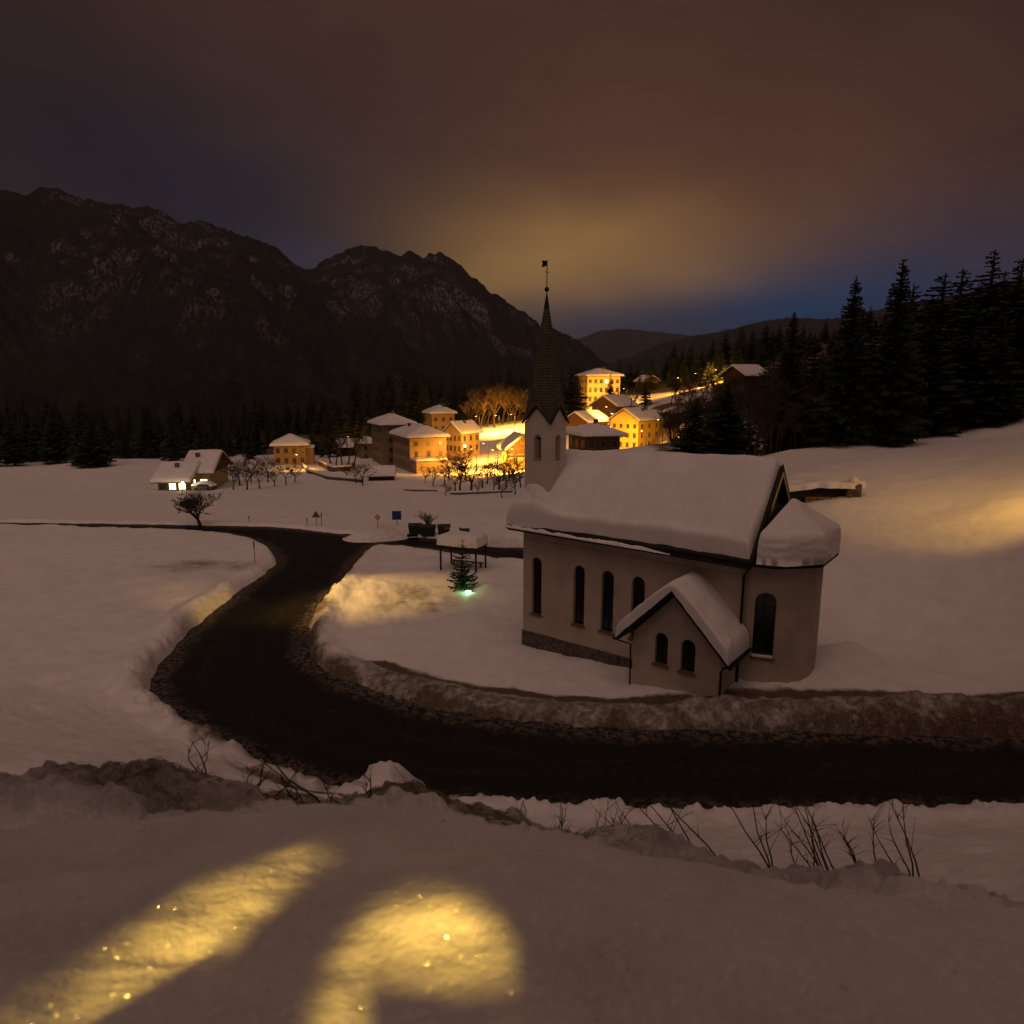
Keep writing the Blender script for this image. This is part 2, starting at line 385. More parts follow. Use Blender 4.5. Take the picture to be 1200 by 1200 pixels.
# ------------------------------------------------------------------ terrain base surface from surveyed heights
CP = []
def cpx(px, py, d): CP.append(D(px, py, d))
def cpz(x, y, z): CP.append((x, y, z))
for al, pe, z in ((0, -.6, .0), (-2, 0, -.1), (4, -.6, .25), (7.2, -.4, .5), (8, -2.4, .75), (12.4, -2.5, 1.35), (13.4, -.6, 1.45), (15, .5, 1.3), (16, 3, 1.5), (6, 3, .8), (12, 7, 1.6), (0, 7, .2), (5, 9, .6), (16, 7, 2.0), (10, 14, 2.2)):
    CP.append((*CHP(al, pe), z))
for px, py in ((420, 740), (480, 700), (560, 700), (480, 770), (600, 790), (560, 668)): CP.append((*G(px, py, -.15), -.15))
for px, py in ((560, 815),): CP.append((*G(px, py, .25), .25))
for px, py, z in ((700, 822, .8), (850, 822, 1.35), (980, 820, 1.4), (1100, 820, 1.5)): CP.append((*G(px, py, z), z))
for px, py in ((250, 650), (210, 700), (280, 640), (100, 660), (0, 680), (-200, 660)): CP.append((*G(px, py, -.2), -.2))
for px, py in ((470, 625), (560, 628), (613, 632), (400, 620), (300, 612), (204, 611), (0, 608), (-200, 606), (700, 640)): CP.append((*G(px, py, -.45), -.45))
for px in (-200, 0, 204, 300, 400, 500, 600):
    cpx(px, 594, 92); cpx(px, 575, 122)
cpx(430, 566, 145); cpx(500, 564, 148); cpx(580, 572, 135); cpx(330, 560, 160); cpx(250, 575, 128); cpx(-100, 575, 130)
cpx(225, 574, 138); cpx(100, 574, 140); cpx(280, 560, 160); cpx(335, 546, 190); cpx(400, 538, 205); cpx(450, 553, 170); cpx(481, 554, 170); cpx(516, 552, 172); cpx(440, 545, 190)
cpx(560, 548, 170); cpx(600, 548, 168); cpx(540, 533, 195); cpx(600, 540, 178); cpx(600, 520, 215); cpx(560, 509, 240); cpx(613, 500, 240); cpx(560, 500, 262); cpx(620, 490, 270)
cpx(500, 525, 225); cpx(420, 531, 220); cpx(350, 530, 230)
cpx(690, 530, 128); cpx(640, 540, 130); cpx(745, 526, 190); cpx(780, 526, 185); cpx(690, 505, 195); cpx(720, 492, 220); cpx(704, 474, 268); cpx(750, 470, 262); cpx(755, 457, 285)
cpx(780, 463, 262); cpx(830, 450, 255); cpx(860, 445, 235); cpx(885, 462, 200); cpx(800, 490, 190); cpx(850, 500, 160); cpx(880, 520, 120); cpx(820, 540, 110); cpx(760, 560, 95)
cpx(925, 527, 84); cpx(955, 525, 84); cpx(989, 521, 84); cpx(960, 545, 70); cpx(930, 556, 66); cpx(975, 590, 56); cpx(975, 640, 48); cpx(975, 700, 41); cpx(975, 770, 35.5)
cpx(1050, 520, 84); cpx(1200, 510, 84); cpx(1100, 600, 54); cpx(1100, 700, 40); cpx(1200, 780, 32); cpx(1050, 780, 34)
cpx(940, 500, 120); cpx(989, 480, 130); cpx(1150, 470, 130); cpx(930, 450, 200); cpx(1050, 420, 220)
for px, py, d in ((204, 520, 260), (300, 512, 280), (430, 505, 290), (520, 498, 300), (600, 488, 320), (700, 462, 330), (800, 440, 340), (900, 415, 340), (1000, 390, 350), (0, 525, 260), (-200, 530, 260), (1200, 370, 360)): cpx(px, py, d)
for x, y, z in ((-200, 4500, -40), (-700, 900, -60), (-300, 900, -50), (0, 900, -20), (300, 900, 20), (700, 900, 120), (-1500, 2500, -60), (0, 2500, -40), (1500, 2500, 100), (-3000, 5000, 0), (0, 5000, 0), (3000, 5000, 100)): cpz(x, y, z)
# slope between the road and the bank the camera stands on
for px in (560, 700, 850, 989, 1150, 1350):
    cpx(px, 951, 20.3); cpx(px, 962, 18.4); cpx(px, 982, 15.3); cpx(px, 1010, 11.7); cpx(px, 1042, 8.)
for px, a, b, c_ in ((204, 850, 880, 905), (300, 895, 915, 925), (400, 928, 935, 940), (480, 945, 950, 955), (60, 810, 850, 880), (-150, 780, 830, 870)):
    d0 = G(px, a, .1)[1]; cpx(px, a, d0); cpx(px, b, d0 * .78); cpx(px, c_, d0 * .6); cpx(px, c_ + 30, d0 * .42)
CPA = np.array(CP)
def warp(x, y):
    yy = np.maximum(y, 0) + 10.0
    return np.stack([x / yy * 1.2, 1.6 * np.log(yy)], -1)
QW = warp(CPA[:, 0], CPA[:, 1])
def kern(a, b):
    d = ((a[:, None, :] - b[None, :, :]) ** 2).sum(-1); return np.sqrt(d + 1e-4)
nC = len(CPA); KM = kern(QW, QW) - np.eye(nC) * .004
Pm = np.concatenate([np.ones((nC, 1)), QW], 1)
SYS = np.block([[KM, Pm], [Pm.T, np.zeros((3, 3))]])
SOL = np.linalg.solve(SYS, np.concatenate([CPA[:, 2], np.zeros(3)]))
def base_z(x, y):
    x = x.ravel(); y = y.ravel(); out = np.empty(x.shape)
    for i in range(0, len(x), 40000):
        q = warp(x[i:i + 40000], y[i:i + 40000])
        out[i:i + 40000] = kern(q, QW) @ SOL[:nC] + SOL[nC] + q @ SOL[nC + 1:]
    return out
cr_x = [-300, 0, 204, 270, 330, 400, 470, 560, 650, 750, 850, 989, 1200, 1500]
cr_far = [880, 900, 915, 935, 928, 945, 936, 948, 966, 992, 1018, 1052, 1100, 1150]
cr_mid = [975, 970, 966, 958, 958, 960, 968, 980, 996, 1018, 1040, 1062, 1110, 1160]
def near_z(x, y):
    """the ploughed bank right below the camera"""
    d = np.maximum(y, .75); px = 600 + CF * x / np.maximum(d * 1.22, .3); px = np.clip(px, -300, 1500)
    py_d = np.array([.0, .95, 1.15, 1.9]); far = np.interp(px, cr_x, cr_far); mid = np.interp(px, cr_x, cr_mid)
    def zat(py, dd):
        yy = -(py - 600) / CF; return CH + (yy * cc - cs) / (cc + yy * cs) * dd
    z0 = zat(1200, .85); z1 = zat(1111, 1.05); z2 = zat(mid, 1.95); z2b = z2 - .30; z3 = zat(far, 3.7)
    z = np.where(d < 1.05, z0 + (z1 - z0) * (d - .85) / .2, z1 + (z2 - z1) * sstep(1.05, 1.95, d))
    z = np.where(d > 1.95, z2 + (z2b - z2) * sstep(1.95, 2.35, d), z)
    z = np.where(d > 2.35, z2b + (z3 - z2b) * (d - 2.35) / 1.35, z)
    z = np.where(d > 3.7, z3 - (d - 3.7) * .95, z)
    return z
DIRT_SPOTS = [(*G(470, 933, 9), 1.2, .0)]
def terrain(x, y, detail=True):
    sh = x.shape; x = x.ravel().astype(float); y = y.ravel().astype(float)
    rr = np.hypot(x, y)
    z = base_z(x, y)
    sd = np.full(x.shape, 60.0); nm = (y > 10) & (y < 110) & (np.abs(x) < 130)
    sd[nm] = road_sd(x[nm], y[nm])
    # undulation that grows with distance
    z += fbm(x / 9, y / 9, 4, 3) * .30 * sstep(6, 20, rr) * (1 + 2 * sstep(100, 400, rr))
    z += fbm(x / 1.7, y / 1.7, 3, 5) * .10 * sstep(5, 14, rr) * (1 - sstep(60, 140, rr))
    z += fbm(x / .42, y / .42, 4, 6, .6) * .05 * sstep(9, 14, rr) * (1 - sstep(45, 75, rr)) + np.minimum(0, fbm(x / .55, y / .55, 2, 7) + .28) * .28 * sstep(.0, .25, fbm(x / 6, y / 6, 2, 8)) * (rr > 25) * (rr < 75)
    # ploughed banks beside the road
    wob = fbm(x / 1.3, y / 1.3, 4, 9)
    s2 = sd + wob * .35
    wbk = .75; bank = sstep(0, wbk, s2)
    crest = np.exp(-((s2 - 1.35) / .75) ** 2) * (.42 + .5 * fbm(x / 3.5, y / 3.5, 3, 21))
    lumps = np.maximum(0, fbm(x / .5, y / .5, 4, 31)) * .5 * np.exp(-((s2 - .9) / 1.1) ** 2)
    ZRv = zroad(x, y); z_out = np.maximum(z, ZRv + .10 - np.maximum(sd - 3, 0) * .5) + (crest + lumps) * (y > 15) * (1 - .75 * sstep(45, 62, y))
    z = np.where(nm, np.where(sd < -1.2, ZRv - .3, (ZRv - .3) * (1 - bank) + z_out * bank), z)
    # snow heap on the near kerb, plough heaps at the junction, small heap beside the tree
    for px, py, zz, hx, hy, hh in ((458, 922, .4, 1.0, 1.2, 1.75), (448, 627, -.3, 2.4, 1.5, 1.1), (425, 629, -.3, 2.0, 1.5, .7), (572, 690, 0, .8, .6, .55), (595, 634, -.3, 2.5, 1.5, 1.0), (440, 690, 0, 3.0, 4.5, .7), (330, 930, 9.2, 0, 0, 0)):
        if not hx: continue
        gx, gy = G(px, py, zz); z += hh * np.exp(-((x - gx) / hx) ** 2 - ((y - gy) / hy) ** 2) * (1 + .22 * fbm(x / .7, y / .7, 3, 77))
    # near bank
    zn = near_z(x, y)
    rough = sstep(1.9, 2.5, y) * (1 - sstep(4.5, 7, y))
    zn += rough * (fbm(x / .8, y / .5, 6, 41, .65) * .26 + np.maximum(0, fbm(x / .33, y / .28, 4, 44)) * .13)
    zn += (1 - sstep(2.2, 3, y)) * (fbm(x / .6, y / .6, 4, 51) * .10 + fbm(x / .06, y / .06, 3, 52) * .006)
    wN = 1 - sstep(4.2, 6.5, y)
    z = zn * wN + z * (1 - wN)
    z += (fbm(x / .5, y / .5, 4, 61) * .10) * sstep(4.5, 7, y) * (1 - sstep(26, 40, y)) * (sd > .2)
    # dirt
    sdd = sd + fbm(x / 2.2, y / 2.2, 4, 15) * 1.2
    dirt = (.95 - .55 * sstep(-12, -18, x)) * np.exp(-((np.maximum(sdd, 0) - .1) / 1.25) ** 2)
    front = sstep(-14, -6, x) * (y < 36)
    sdb = sd + fbm(x / 2.2, y / 2.2, 4, 15) * .6
    dirt = np.maximum(dirt, front * 1.25 * np.exp(-((sdb - 2.55) / .55) ** 2))
    dirt = np.maximum(dirt, front * .72 * (1 - sstep(1.8, 2.8, sdb)) * (y > 24))
    dirt *= (y > 20.5) * (1 - .45 * sstep(40, 60, y))
    dirt = dirt * (1 - sstep(58, 70, y) * .3)
    gx, gy = G(458, 922, .4); dirt *= 1 - .85 * np.exp(-((x - gx) / 1.5) ** 2 - ((y - gy) / 1.8) ** 2)
    gx, gy = G(490, 705, -.1)
    dirt = np.maximum(dirt, .50 * (1 + .8 * fbm(x / 1.1, y / 1.1, 4, 23)) * np.exp(-((x - gx) / 5) ** 2 - ((y - gy) / 5) ** 2))
    gx, gy = G(240, 662, -.1)
    dirt = np.maximum(dirt, .55 * (1 + .8 * fbm(x / 2.5, y / .8, 4, 24)) * np.exp(-((x - gx) / 6) ** 2 - ((y - gy) / 2.2) ** 2))
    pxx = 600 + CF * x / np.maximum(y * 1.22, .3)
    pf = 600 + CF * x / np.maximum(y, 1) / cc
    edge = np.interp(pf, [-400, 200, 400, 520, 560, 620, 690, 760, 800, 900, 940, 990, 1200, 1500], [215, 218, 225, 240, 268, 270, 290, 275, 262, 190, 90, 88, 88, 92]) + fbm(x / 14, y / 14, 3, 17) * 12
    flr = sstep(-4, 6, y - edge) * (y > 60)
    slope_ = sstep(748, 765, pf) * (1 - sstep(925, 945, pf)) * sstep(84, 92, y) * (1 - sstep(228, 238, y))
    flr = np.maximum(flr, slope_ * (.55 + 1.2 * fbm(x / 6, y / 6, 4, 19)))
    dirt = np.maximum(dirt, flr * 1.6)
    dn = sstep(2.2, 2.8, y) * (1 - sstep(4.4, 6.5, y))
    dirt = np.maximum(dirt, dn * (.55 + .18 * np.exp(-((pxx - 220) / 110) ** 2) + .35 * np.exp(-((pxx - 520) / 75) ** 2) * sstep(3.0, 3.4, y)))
    return z.reshape(sh), dirt.reshape(sh), sd.reshape(sh)
def TZ(x, y): return float(terrain(np.array([x]), np.array([y]))[0][0])

rows = list(np.exp(np.arange(math.log(.55), math.log(330), .0075))) + list(np.exp(np.arange(math.log(335), math.log(6300), .06)))
ang = list(np.linspace(-179.9, -52, 60, endpoint=False)) + list(np.linspace(-52, -41, 40, endpoint=False)) + list(np.linspace(-41, 41, 620, endpoint=False)) + list(np.linspace(41, 52, 40, endpoint=False)) + list(np.linspace(52, 179.9, 61))
rr_, aa_ = np.meshgrid(np.array(rows), np.radians(np.array(ang)), indexing='ij')
gx_ = rr_ * np.sin(aa_); gy_ = rr_ * np.cos(aa_)
gz_, gd_, gsd_ = terrain(gx_, gy_)
back = 1 - sstep(-6, .6, gy_)
gz_ = gz_ * (1 - back) + (13.9 + fbm(gx_ / 3, gy_ / 3, 3, 88) * .3) * back
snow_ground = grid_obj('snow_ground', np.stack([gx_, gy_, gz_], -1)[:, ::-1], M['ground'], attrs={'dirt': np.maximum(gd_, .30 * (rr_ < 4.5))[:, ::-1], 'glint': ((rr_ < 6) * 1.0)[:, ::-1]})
tag(snow_ground, kind='structure')
# road sheet
gxr, gyr = np.meshgrid(np.arange(-70, 62, .6), np.arange(18, 90, .6), indexing='ij')
sdr = road_sd(gxr, gyr).reshape(gxr.shape); ok = sdr < 1.0
idx = -np.ones(gxr.shape, int); use = np.zeros(gxr.shape, bool)
cell = ok[:-1, :-1] & ok[1:, :-1] & ok[1:, 1:] & ok[:-1, 1:]
for a in (0, 1):
    for b in (0, 1): use[a:use.shape[0] - 1 + a, b:use.shape[1] - 1 + b] |= cell
idx[use] = np.arange(use.sum())
zz_ = zroad(gxr, gyr)
vs_ = np.stack([gxr[use], gyr[use], zz_[use]], -1)
ci, cj = np.nonzero(cell)
fs_ = [(int(idx[a, b]), int(idx[a + 1, b]), int(idx[a + 1, b + 1]), int(idx[a, b + 1])) for a, b in zip(ci, cj)]
ro_ = tag(mesh_obj('road', vs_, fs_, M['asphalt'], smooth=True), kind='structure')
at_ = ro_.data.attributes.new('edge', 'FLOAT', 'POINT'); at_.data.foreach_set('value', (-sdr[use]).astype(np.float32))

# ------------------------------------------------------------------ mountains
def mountain(name, crest, depth, foot_d, foot_z, material, seed, amp=90, n=420, m=130, back_d=900, crag=1.0):
    cx = np.array([c[0] for c in crest], float); cy = np.array([c[1] for c in crest], float)
    px = np.linspace(cx[0], cx[-1], n); py = np.interp(px, cx, cy)
    dd = depth(px) if callable(depth) else np.full(n, float(depth))
    pts = np.array([D(a, b, d) for a, b, d in zip(px, py, dd)])
    t = np.linspace(-.35, 1, m)[:, None]
    x = pts[None, :, 0] * (1 - .0 * t); y = np.where(t > 0, pts[None, :, 1] + (foot_d - pts[None, :, 1]) * t, pts[None, :, 1] - t / .35 * back_d)
    x = np.where(t > 0, pts[None, :, 0] * (1 - t + t * (foot_d / pts[None, :, 1]) ** .75), pts[None, :, 0] + 0 * t)
    zc = pts[None, :, 2]; prof = np.where(t > 0, (1 - t) ** 1.15, 1 + t * 1.6)
    z = foot_z + (zc - foot_z) * prof
    env = np.sin(np.clip(t, 0, 1) * math.pi) ** .7 + .0
    rid = 1 - 2 * np.abs(fbm(x / 420, y / 700, 5, seed, .5))
    z = z + env * (rid - .75) * amp * 2.1 + (fbm(x / 60, y / 60, 4, seed + 4) * amp * .25) * (.25 + env)
    z = z + np.abs(fbm(x / 14, y / 14, 2, seed + 9)) * 9 - np.abs(fbm(x / 110, y / 130, 4, seed + 12, .55)) * 55 * crag + 14 * crag
    gy, gx = np.gradient(z); rock = np.clip(np.hypot(gx, gy) / 30, 0, 1)
    return tag(grid_obj(name, np.stack([x, y, z], -1)[::-1], material, attrs={'rock': rock[::-1], 'alt': np.clip((z - foot_z) / np.maximum(zc - foot_z, 1), 0, 1)[::-1]}), kind='structure')
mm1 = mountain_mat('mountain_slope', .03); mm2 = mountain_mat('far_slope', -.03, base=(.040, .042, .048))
mountain('mountains', [(-600, 330), (-300, 250), (-100, 215), (60, 222), (150, 240), (204, 255), (240, 263), (280, 276), (320, 292), (350, 308), (385, 330), (430, 372), (480, 410), (560, 440)], lambda p: 2100 + (p - 200) * .5, 700, -90, mm1, 5, 70)
mountain('mountains', [(250, 400), (330, 330), (365, 312), (385, 305), (405, 294), (430, 291), (452, 290), (470, 295), (490, 300), (515, 299), (530, 305), (545, 318), (560, 332), (600, 362), (640, 386), (680, 403), (705, 420), (760, 446)], 2700, 1150, -60, mm1, 15, 60)
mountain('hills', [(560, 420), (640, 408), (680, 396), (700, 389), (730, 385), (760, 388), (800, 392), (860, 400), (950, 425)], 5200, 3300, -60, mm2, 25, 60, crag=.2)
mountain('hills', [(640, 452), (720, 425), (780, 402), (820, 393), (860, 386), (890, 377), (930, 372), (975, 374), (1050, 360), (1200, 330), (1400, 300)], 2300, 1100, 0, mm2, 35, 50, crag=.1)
# ------------------------------------------------------------------ haze in the valley
def haze(density, color):
    m = bpy.data.materials.new('haze'); m.use_nodes = True; nt = m.node_tree; nt.nodes.clear()
    v = nt.nodes.new('ShaderNodeVolumePrincipled'); o = nt.nodes.new('ShaderNodeOutputMaterial')
    v.inputs['Color'].default_value = (*color, 1); v.inputs['Density'].default_value = density; v.inputs['Anisotropy'].default_value = .0
    nt.links.new(v.outputs[0], o.inputs['Volume'])
    b = MB(); b.box(-6500, 6500, -300, 6400, -700, 1150); h = b.obj('haze', m); tag(h, kind='stuff'); return h
haze(.00005, (.78, .76, .80))
sc.cycles.volume_bounces = 0; sc.cycles.volume_step_rate = 1

# ------------------------------------------------------------------ chapel
ROTC = math.atan2(CU[1], CU[0])
chapel = empty('chapel', (C0[0], C0[1], 0), ROTC, 'small white alpine chapel with shingled spire and thick snow on its roofs', 'chapel')
def arch(x0, x1, z0, z1, n=9):
    r = (x1 - x0) / 2; cx = (x0 + x1) / 2
    return [(x0, z0), (x1, z0)] + [(cx + r * math.cos(math.pi * i / n), z1 - r + r * math.sin(math.pi * i / n)) for i in range(n + 1)]
def boolean(o, cut, op='DIFFERENCE'):
    md = o.modifiers.new('b', 'BOOLEAN'); md.operation = op; md.object = cut; md.solver = 'EXACT'
    bpy.context.view_layer.update()
    dg = bpy.context.evaluated_depsgraph_get(); me = bpy.data.meshes.new_from_object(o.evaluated_get(dg))
    o.modifiers.clear(); old = o.data; o.data = me; bpy.data.meshes.remove(old)
    bpy.data.objects.remove(cut, do_unlink=True)
def snow_shell(name, fn, x0, x1, y0, y1, nx, ny, T, rho, seed, parent, matl=None, wob=.12, bulge=.0, edge_wob=.1, cl=True):
    def sp(a, b, n):
        t = np.linspace(0, 1, n)
        if cl: t = .5 * t + .5 * (.5 - .5 * np.cos(np.pi * t))
        return a + (b - a) * t
    X_, Y_ = np.meshgrid(sp(x0, x1, nx), sp(y0, y1, ny), indexing='ij')
    e = np.minimum(np.minimum(X_ - x0, x1 - X_), np.minimum(Y_ - y0, y1 - Y_))
    k = np.clip(e / rho, 0, 1); h = T * (1 - (1 - k) ** 2.4) ** (1 / 2.4)
    h = h * (1 + wob * 2 * fbm(X_ / 1.3, Y_ / 1.3, 4, seed)) + fbm(X_ / .25, Y_ / .25, 3, seed + 3) * .03 * (k > 0)
    # irregular edge: shift the outline in and out
    sh = edge_wob * fbm(X_ / .8, Y_ / .8, 4, seed + 8) * np.clip(1 - e / (rho * 3), 0, 1) * 2
    cx, cy = (x0 + x1) / 2, (y0 + y1) / 2
    dx = np.where(np.minimum(X_ - x0, x1 - X_) < rho * 3, np.sign(X_ - cx), 0); dy = np.where(np.minimum(Y_ - y0, y1 - Y_) < rho * 3, np.sign(Y_ - cy), 0)
    Z_ = fn(X_, Y_)
    bl = bulge * np.sin(np.clip(k, 0, 1) * math.pi)
    P = np.stack([X_ + dx * (sh + bl), Y_ + dy * (sh + bl), Z_ + h], -1)
    return grid_obj(name, P[::-1], matl or M['snow'], parent)
# nave walls
mb = MB(); mb.prism([(0, -1.6), (5.6, -1.6), (5.6, 7.75), (2.8, 10.95), (0, 7.75)], 'x', 0, 12.5)
nave = mb.obj('nave_wall', M['plaster'], chapel)
NW = [(.60, 1.27), (3.38, 4.08), (5.10, 5.84), (6.86, 7.60)]
cut = MB()
for a, b in NW: cut.prism(arch(a, b, 2.12, 5.45), 'y', -.5, .32)
cut.box(0.2, 12.3, -.035, .03, 6.44, 6.47)
boolean(nave, cut.obj('cut', M['glass'], chapel))
def arched_window(a, b, z0, z1, y, parent, depth=.22, rot=None, origin=None, sn=False):
    root = MB(); root.prism(arch(a + .002, b - .002, z0, z1 - .002), 'y', y + depth, y + depth + .05)
    w_ = root.obj('window', M['glass'], parent)
    f = MB(); c = (a + b) / 2
    f.box(c - .02, c + .02, y + depth - .03, y + depth - .002, z0, z1 - .03)
    n = 4
    for i in range(1, n): f.box(a + .01, b - .01, y + depth - .024, y + depth - .002, z0 + (z1 - z0) * i / n - .012, z0 + (z1 - z0) * i / n + .012)
    f.obj('glazing_bar', M['blackwood'], w_)
    s = MB(); s.box(a - .10, b + .10, y - .09, y + depth - .01, z0 - .09, z0 + .002); s.obj('sill', M['sill'], w_)
    if sn:
        s = MB(); s.box(a + .02, b - .02, y - .02, y + depth - .04, z0 + .004, z0 + .06); s.obj('sill_snow', M['snow'], w_)
    return w_
for a, b in NW: arched_window(a, b, 2.12, 5.45, 0, chapel)
mb = MB(); mb.box(-.06, 8.1, -.06, 0.0, -1.6, 1.0); mb.box(-.06, 0.0, 0.0, 5.6, -1.6, 1.0); mb.obj('plinth', M['stone'], chapel)
# nave roof
RT = 1.10
def nave_z(x, y): return 11.2 - RT * np.abs(y - 2.8)
def slab(name, x0, x1, ya, za, yb, zb, th, matl, parent, off=0.0):
    m_ = MB(); m_.prism([(ya, za), (yb, zb), (yb, zb - th), (ya, za - th)], 'x', x0, x1); return m_.obj(name, matl, parent)
mb = MB(); mb.prism([(-.75, 7.295), (2.8, 11.2), (6.35, 7.295), (6.35, 7.12), (2.8, 11.0), (-.75, 7.12)], 'x', -.5, 13.0)
mb.box(-.5, 13.02, -.80, -.752, 6.98, 7.30)
mb.prism([(-.78, 7.34), (2.8, 11.28), (6.38, 7.34), (6.38, 7.0), (2.8, 10.94), (-.78, 7.0)], 'x', 13.002, 13.06)
nroof = mb.obj('nave_roof', M['blackwood'], chapel)
mb = MB(); mb.tube([(-.55, -.88, 7.14), (13.05, -.88, 7.05)], .075, 8); mb.obj('gutter', M['iron'], chapel)
mb = MB()
for s in (1, -1):
    y0_, y1_ = 2.8, 2.8 + s * 1.35
    mb.prism([(y0_, 10.93), (y1_, 10.93 - RT * 1.35), (y1_, 10.75 - RT * 1.35), (y0_, 10.75)] if s > 0 else [(y0_, 10.75), (y1_, 10.75 - RT * 1.35), (y1_, 10.93 - RT * 1.35), (y0_, 10.93)], 'x', 13.064, 13.10)
mb.obj('bargeboard', M['yellow'], chapel)
def nsnow(x, y):
    z = 11.2 - RT * (np.sqrt((y - 2.8) ** 2 + .5 ** 2) - .12)
    return z + .0 * x
def nave_top(x, y):
    r = 11.20 - RT * np.abs(y - 2.8) - .02
    s = 11.2 - RT * (np.sqrt((y - 2.8) ** 2 + .42 ** 2)) + .10
    return np.minimum(np.maximum(r, s - .1), 11.2)
def nave_cover():
    t = np.linspace(0, 1, 260); xs = -.62 + 13.52 * (.6 * t + .4 * (.5 - .5 * np.cos(np.pi * t)))
    u_ = np.linspace(0, 1, 200); ys = -.80 + 7.2 * (.6 * u_ + .4 * (.5 - .5 * np.cos(np.pi * u_)))
    X_, Y_ = np.meshgrid(xs, ys, indexing='ij')
    # front edge slid back a little towards the right end
    y0 = -.80 + .16 * sstep(.5, 4, X_) + .05 * fbm(X_ / .9, X_ * 0, 4, 3)
    Y_ = np.where(Y_ < 2.8, y0 + (Y_ + .80) * (2.8 - y0) / 3.6, Y_)
    e = np.minimum(np.minimum(X_ + .62, 12.90 - X_) * .9, np.minimum(Y_ - y0, 6.4 - Y_) * 1.5)
    k = np.clip(e / .42, 0, 1)
    T = .60 - .22 * sstep(9, -1, X_) * sstep(1.2, 2.8, Y_) + .05 * sstep(2, 12, X_)
    h = T * (1 - (1 - k) ** 2.6) ** (1 / 2.6)
    h = h * (1 + .16 * fbm(X_ / 2.2, Y_ / 2.2, 3, 71)) + .035 * fbm(X_ / .35, Y_ / .35, 4, 72) * sstep(2.2, -.5, Y_) + .05 * fbm(X_ / 1.0, Y_ / .5, 4, 76) * sstep(1.4, -.6, Y_) + .022 * fbm(X_ / .25, Y_ / .25, 4, 73, .6) + .05 * fbm(X_ / .9, Y_ / 1.6, 4, 75)
    # drift piled round the foot of the tower
    h = h + .75 * np.exp(-((X_ - .6) / 1.25) ** 2 - ((Y_ + .25) / .75) ** 2) * np.clip(k * 1.5, 0, 1) * (1 + .5 * fbm(X_ / .4, Y_ / .4, 3, 74))
    h = h + .35 * np.exp(-((X_ - 2.1) / .45) ** 2 - ((Y_ - .7) / .9) ** 2)
    zr = 11.2 - RT * (np.sqrt((Y_ - 2.8) ** 2 + .36 ** 2) - .08)
    zr = np.where(k <= 0.001, 11.19 - RT * np.abs(Y_ - 2.8), zr)
    P = np.stack([X_, Y_ - .10 * np.sin(k * math.pi) * (Y_ < .6), zr + h], -1)
    return grid_obj('roof_snow', P[::-1], M['snow'], chapel)
nave_cover()
# thin snow strip lying in the gutter
xs = np.linspace(-.5, 9.3, 160); us = np.linspace(0, math.pi, 9)
X_, U_ = np.meshgrid(xs, us, indexing='ij')
hh = (.13 + .10 * fbm(X_ / .5, U_ * .3, 4, 91) + .05 * fbm(X_ / .12, U_, 3, 92)) * np.clip((9.3 - X_) / 1.5, .15, 1)
grid_obj('gutter_snow', np.stack([X_, -.89 - .14 * np.cos(U_), 7.14 - .006 * X_ + np.sin(U_) * hh + .02], -1)[::-1], M['snow'], chapel)
# apse
AX, AY, AR = 12.5, 2.8, 2.62
mb = MB(); N_ = 40
ring = [(AX + AR * math.cos(-math.pi / 2 + math.pi * i / N_), AY + AR * math.sin(-math.pi / 2 + math.pi * i / N_)) for i in range(N_ + 1)]
mb.prism([(AX - .1, AY - AR)] + ring + [(AX - .1, AY + AR)], 'z', -1.6, 7.1)
apse = mb.obj('apse_wall', M['plaster'], chapel)
TH = R(-69); mA = Matrix.Translation((AX + AR * math.cos(TH), AY + AR * math.sin(TH), 0)) @ Matrix.Rotation(TH + math.pi / 2, 4, 'Z')
cut = MB(); cut.prism(arch(-.46, .46, 2.62, 5.72), 'y', -.6, .34); co = cut.obj('cut', M['glass'], chapel); co.matrix_local = mA
bpy.context.view_layer.update(); boolean(apse, co)
w_ = arched_window(-.46, .46, 2.62, 5.72, .02, chapel, .24, sn=True); w_.matrix_local = mA
for f_ in apse.data.polygons: pass
angs = [-100, -58, -12, 38, 100]
angs = [-90, -64, -26, 26, 64, 90]
def polyR(th, Rm=3.30):
    """radius of the faceted eave at angle th"""
    a = [R(v) for v in angs]
    out = np.zeros_like(th)
    for t0, t1 in zip(a[:-1], a[1:]):
        mid = (t0 + t1) / 2; c = Rm * math.cos((t1 - t0) / 2)
        out = np.where((th >= t0 - 1e-6) & (th <= t1 + 1e-6), c / np.cos(th - mid), out)
    return out
th = np.linspace(-math.pi / 2, math.pi / 2, 91); pr = polyR(th)
mb = MB()
top = (13.0, AY, 9.45)
for zz in (7.0, 7.16):
    for t_, r_ in zip(th, pr): mb.v.append((AX + .5 + (r_ - .5) * max(0, math.cos(t_)) if False else AX + r_ * math.cos(t_), AY + r_ * math.sin(t_), zz))
n_ = len(th); mb.v.append(top); mb.v.append((AX, AY, 7.0))
for i in range(n_ - 1):
    mb.f += [(i, i + 1, n_ + i + 1, n_ + i), (n_ + i, n_ + i + 1, 2 * n_), (i + 1, i, 2 * n_ + 1)]; mb.m += [0, 0, 0]
mb.obj('apse_roof', M['blackwood'], chapel)
TT, RR = np.meshgrid(np.linspace(-math.pi / 2 - .02, math.pi / 2 + .02, 130), 1 - (1 - np.linspace(0, 1, 110)) ** 1.9, indexing='ij')
pr2 = polyR(np.clip(TT, -math.pi / 2, math.pi / 2), 3.27)
rr = RR; k = np.clip((1 - rr) * 3.3 / .42, 0, 1); h = (.48 + .82 * rr ** 1.3) * (1 - (1 - k) ** 3.0) ** (1 / 3.0)
